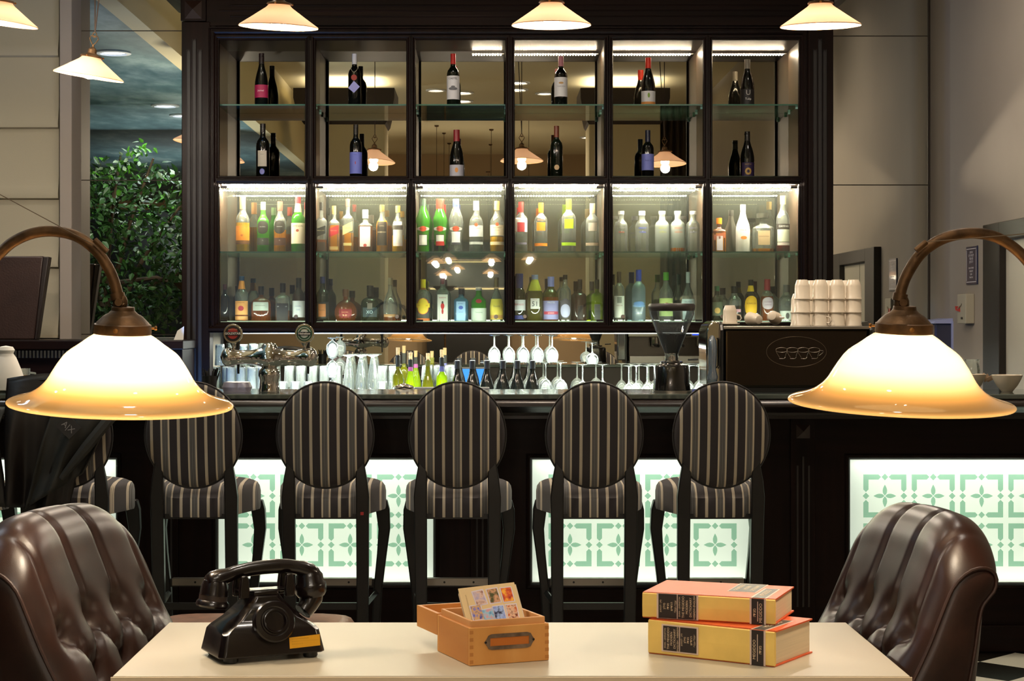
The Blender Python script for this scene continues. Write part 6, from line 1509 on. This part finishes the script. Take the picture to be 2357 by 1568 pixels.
# ================================================================ PENDANT LAMPS
def opal_p():
    m = bpy.data.materials.new('pendant_glass'); m.use_nodes = True; nt = m.node_tree; nt.nodes.clear(); N = nt.nodes.new; L = nt.links.new
    o = N('ShaderNodeOutputMaterial'); t = N('ShaderNodeBsdfTranslucent'); d = N('ShaderNodeBsdfDiffuse')
    t.inputs[0].default_value = lin('5c4434'); d.inputs[0].default_value = lin('e4c4a8')
    m1 = N('ShaderNodeMixShader'); m1.inputs[0].default_value = .6; L(t.outputs[0], m1.inputs[1]); L(d.outputs[0], m1.inputs[2])
    e = N('ShaderNodeEmission'); e.inputs[0].default_value = lin('f4cdac'); e.inputs[1].default_value = .16
    a = N('ShaderNodeAddShader'); L(m1.outputs[0], a.inputs[0]); L(e.outputs[0], a.inputs[1]); L(a.outputs[0], o.inputs[0]); return m
PGL = opal_p()
def make_pendant():
    t = thing('pendant_lamp', 'x', 'lamp', (0, 0, 0), group='conical glass pendant lamps')
    # origin: centre of the rim
    part('lamp_shade', MB().lathe([(.166, -.002), (.1675, .001), (.166, .004), (.110, .042), (.056, .080), (.046, .090), (.044, .096)], 56, close=False), PGL, t, ang=60)
    part('rim', MB().tube([(.167*math.cos(2*PI*k/56), .167*math.sin(2*PI*k/56), 0) for k in range(57)], .0018, 6, cap=False), mat('rim_amber', 'd8a878', .3), t)
    part('gallery', MB().lathe([(.050, .092), (.054, .095), (.050, .101), (.03, .106), (.022, .112), (.020, .130), (.012, .138), (.006, .142), (.006, .152)], 32), BRONZE, t)
    for a in (20, 140, 260):
        part('gallery_screw', MB().ball((.056*math.cos(math.radians(a)), .056*math.sin(math.radians(a)), .096), .005, 8), BRASS, t)
    part('hook', MB().tube([(0, 0, .150), (-.012, 0, .165), (-.021, 0, .182), (-.014, 0, .196), (0, 0, .188), (.014, 0, .196), (.021, 0, .182), (.012, 0, .165), (0, 0, .150)], .0026, 8).tube([(.009*math.cos(2*PI*k/16), 0, .203+.009*math.sin(2*PI*k/16)) for k in range(17)], .0024, 8), BRONZE, t)
    part('bulb', MB().lathe([(.012, .085), (.016, .06), (.030, .035), (.034, .018), (.030, .002), (.018, -.009), (.001, -.013)], 24), BULB, t)
    return t
pend0 = make_pendant(); firstp = [True]
def pendant(loc, rot, lab, zc=ZC, energy=20, sc_=1.0, group=None):
    if firstp[0]: o = pend0; firstp[0] = False
    else: o = dup(pend0)
    o.location = loc; o.rotation_euler = rot; o['label'] = lab; o.scale = (sc_,)*3
    if group: o['group'] = group
    # cord hangs straight down from the ceiling
    M_ = Matrix.LocRotScale(Vector(loc), bpy.context.scene.camera.rotation_euler.__class__(rot), Vector((sc_,)*3))
    top = M_ @ Vector((0, 0, .212)); iv = M_.inverted()
    part('cord', MB().tube([iv @ top, iv @ Vector((top.x, top.y, zc))], .0032/sc_, 6), mat('cord_brown', '3a2a20', .7), o)
    part('ceiling_rose', MB().lathe([(.04, 0), (.035, -.02), (.01, -.03)], 20, tuple(iv @ Vector((top.x, top.y, zc)))), BRONZE, o)
    if energy:
        l = bpy.data.lights.new('bulb_light', 'POINT'); l.energy = energy; l.color = (1, .87, .72); l.shadow_soft_size = .035
        lo = bpy.data.objects.new('bulb_light', l); C.objects.link(lo); lo.parent = o; lo.location = (0, 0, -.035)
    return o
pendant(P(641, 62, 7.7), (math.radians(4), math.radians(2.5), 0), 'conical glass pendant over the left of the bar, in front of the cabinet corner', energy=24)
pendant(P(1269, 58, 7.7), (math.radians(3), 0, 0), 'conical glass pendant hanging in the centre over the bar', energy=14)
pendant(P(1889, 60, 7.62), (math.radians(4), math.radians(-1), 0), 'conical glass pendant over the right of the bar by the cabinet edge', energy=20)
pendant(P(204, 176, 8.75), (math.radians(3), math.radians(9), 0), 'tilted conical glass pendant in front of the left mirror', ZT if False else ZC, energy=12)
pendant(P(0, 52, 8.2), (math.radians(3), math.radians(8), 0), 'conical glass pendant cut by the left edge of the picture', energy=14)
for i, (px, py, Yv, sc_) in enumerate(((1005, 606, 25.5, .8), (1034, 598, 28, .8), (1022, 634, 26.5, .72), (1054, 620, 28.5, .7), (1131, 602, 26, .85), (1129, 630, 28.2, .75), (1217, 598, 24, .6))):
    p = PV(px, py, Yv)
    pendant(p, (0, 0, 0), f'small pendant lamp far back in the room, mirrored behind the gins, {ORD[i]} from left', ZC, 10 if i % 3 == 0 else 0, sc_, 'far pendants seen in the mirror')

# ================================================================ SMALL THINGS ON THE RIGHT WALL
def wallp(px, py, Y): return Vector((XR, XR*F/(px-PX) if Y is None else Y, CAMZ-(py-PY)*(Y or XR*F/(px-PX))/F))
def on_wall(name, lab, cat, pxa, pxb, pya, pyb, m, dep=.01):
    ya = XR*F/(pxa-PX); yb = XR*F/(pxb-PX); ym = (ya+yb)/2
    z1 = CAMZ-(pya-PY)*ym/F; z0 = CAMZ-(pyb-PY)*ym/F
    t = thing(name, lab, cat, (XR-.0005, ym, z0)); h = z1-z0; hw = abs(ya-yb)/2
    return t, hw, h
t, hw, h = on_wall('wall_sign', 'dark blue enamel sign with white writing beside the doorway', 'sign', 2227, 2252, 567, 655, None)
part('plate', MB().box(-.008, 0, -hw, hw, 0, h), mat('navy_enamel', '20264a', .3, coat=.3), t, smooth=False, bevel=.002)
part('border_line', MB().add([(0, 0, 0)], []).box(-.0088, -.008, -hw+.012, -hw+.016, .02, h-.02).box(-.0088, -.008, hw-.016, hw-.012, .02, h-.02).box(-.0088, -.008, -hw+.012, hw-.012, .012, .016).box(-.0088, -.008, -hw+.012, hw-.012, h-.016, h-.012), pm('d8d8e0'), t, smooth=False)
hl = ['שירותים', 'לקוחות יקרים', 'אנא שמרו', 'על הניקיון', '', 'DEAR CUSTOMERS', 'PLEASE KEEP', 'CLEAN', 'THANK YOU']
for k, s_ in enumerate(hl):
    if not s_: continue
    s2 = s_[::-1] if k < 4 else s_
    part('lettering', text_mb(s2, .019 if k < 4 else .0125, T(-.0092, 0, h*(.84-.082*k)) @ Matrix.Rotation(math.radians(-90), 4, 'Z'), weight=.0003), pm('e2e2ea'), t, smooth=False, fixn=False)
t, hw, h = on_wall('switch_box', 'grey wall switch box with a red tag', 'switch', 2222, 2246, 677, 745, None)
part('box', MB().box(-.05, 0, -hw*.8, hw*.8, 0, h), mat('switch_grey', 'b0aa98', .5), t, smooth=False, bevel=.004)
part('red_tag', MB().add([(-.052, hw*.2, h*.40), (-.056, hw*.9, h*.46), (-.055, hw*1.0, h*.60), (-.052, hw*.3, h*.58)], [(0, 1, 2, 3)]), pm('b8302c'), t, smooth=False, solid=.004)
part('lever', MB().tube([(-.052, -hw*.1, h*.66), (-.056, hw*.5, h*.5)], .004, 8), STEEL, t)
part('socket_mark', MB().box(-.0505, -.05, -hw*.3, hw*.1, h*.14, h*.22), BLACKP, t, smooth=False)
t, hw, h = on_wall('towel_dispenser', 'pale blue paper towel dispenser on the right wall', 'dispenser', 2156, 2198, 740, 806, None)
part('housing', MB().box(-.10, 0, -hw*.75, hw*.75, -.06, h-.012), glass('smoky_plastic', '7c84a8', .6, .05, .1, '5a6288', .8), t, smooth=False, bevel=.01)
part('lid', MB().prism([(-.11, h-.012), (-.10, h+.006), (0, h+.018), (0, h-.012)], -hw*.8, hw*.8, 'xz').box(-.008, 0, -hw*.85, -hw*.70, -.08, h), mat('lilac_plastic', 'a8b0e0', .4), t, smooth=False)
# bowls, jug and sachets at the right end of the bar
YB2 = 8.12
BOWL = [(.001, .006), (.024, 0), (.026, .004), (.045, .028), (.062, .060), (.068, .078), (.066, .080), (.058, .060), (.040, .03), (.001, .010)]
b_ = lathe_thing('bowl', [(r, z*.95) for r, z in BOWL], 40, PORC, 'white porcelain bowl at the right end of the bar, nearest the edge', 'bowl', (S(2318, YB2), YB2, 1.1405))
b2 = lathe_thing('bowl', [(r*.86, z*.95) for r, z in BOWL], 40, PORC, 'white porcelain bowl of sugar sachets beside the lamp shade', 'bowl', (S(2256, YB2), YB2+.12, 1.1405))
for k in range(4):
    o = part('sugar_sachet', MB().box(-.007, .007, -.001, .001, 0, .050), mat('sachet_paper', 'b89a80', .6), smooth=False)
    o.location = (S(2250+k*9, YB2+.1), YB2+.12+.01*(k % 2), 1.1405+.045); o.rotation_euler = (.1*k, .9+.12*k, .3*k); tag(o, 'tan paper sugar sachet in the small bowl at the right', 'sachet', 'sugar sachets')
jg = thing('glass_jug', 'clear glass jug behind the sachet bowl at the right end of the bar', 'jug', (S(2240, 8.3), 8.33, 1.1405))
part('jug_body', MB().lathe([(.036, 0), (.040, .02), (.040, .09), (.034, .125), (.038, .14)], 28, close=False), GW, jg)
part('handle', MB().tube([(-.036, 0, .12), (-.062, 0, .11), (-.062, 0, .05), (-.038, 0, .03)], .004, 8), GW, jg)
# white napkin bundle and beer mug at the left end
nb = thing('napkin_bundle', 'white cloth napkin bundle standing on the bar at the left edge', 'napkin', (S(4, 8.05), 8.12, 1.1405))
part('cloth', MB().lathe([(.06, 0), (.085, .01), (.082, .05), (.065, .10), (.045, .15), (.032, .17), (.038, .185), (.030, .20), (.001, .205)], 40, sq=2.3), mat('white_linen', 'd8d2c8', .8, bump=.5, bscale=14), nb)
bm_ = thing('beer_mug', 'small glass mug of beer beside the white napkin bundle', 'mug', (S(40, 8.2), 8.3, 1.1405))
part('mug_body', MB().lathe([(.030, 0), (.032, .01), (.032, .10), (.030, .10)], 28, close=False), GW, bm_)
part('beer', MB().lathe([(.028, .006), (.029, .07)], 24), LQ['gold'], bm_)
part('handle', MB().tube([(.030, 0, .08), (.055, 0, .078), (.060, 0, .05), (.050, 0, .025), (.030, 0, .02)], .005, 8), GW, bm_)
nk = part('paper_napkin', MB().add([(0, 0, 0), (.05, .02, 0), (.055, .01, .075), (.02, 0, .05)], [(0, 1, 2, 3)]), WHITE, smooth=False, solid=.002)
nk.location = (S(400, 10.05), 10.05, 1.353); tag(nk, 'folded white paper on the ledge beside the cabinet pilaster', 'paper')
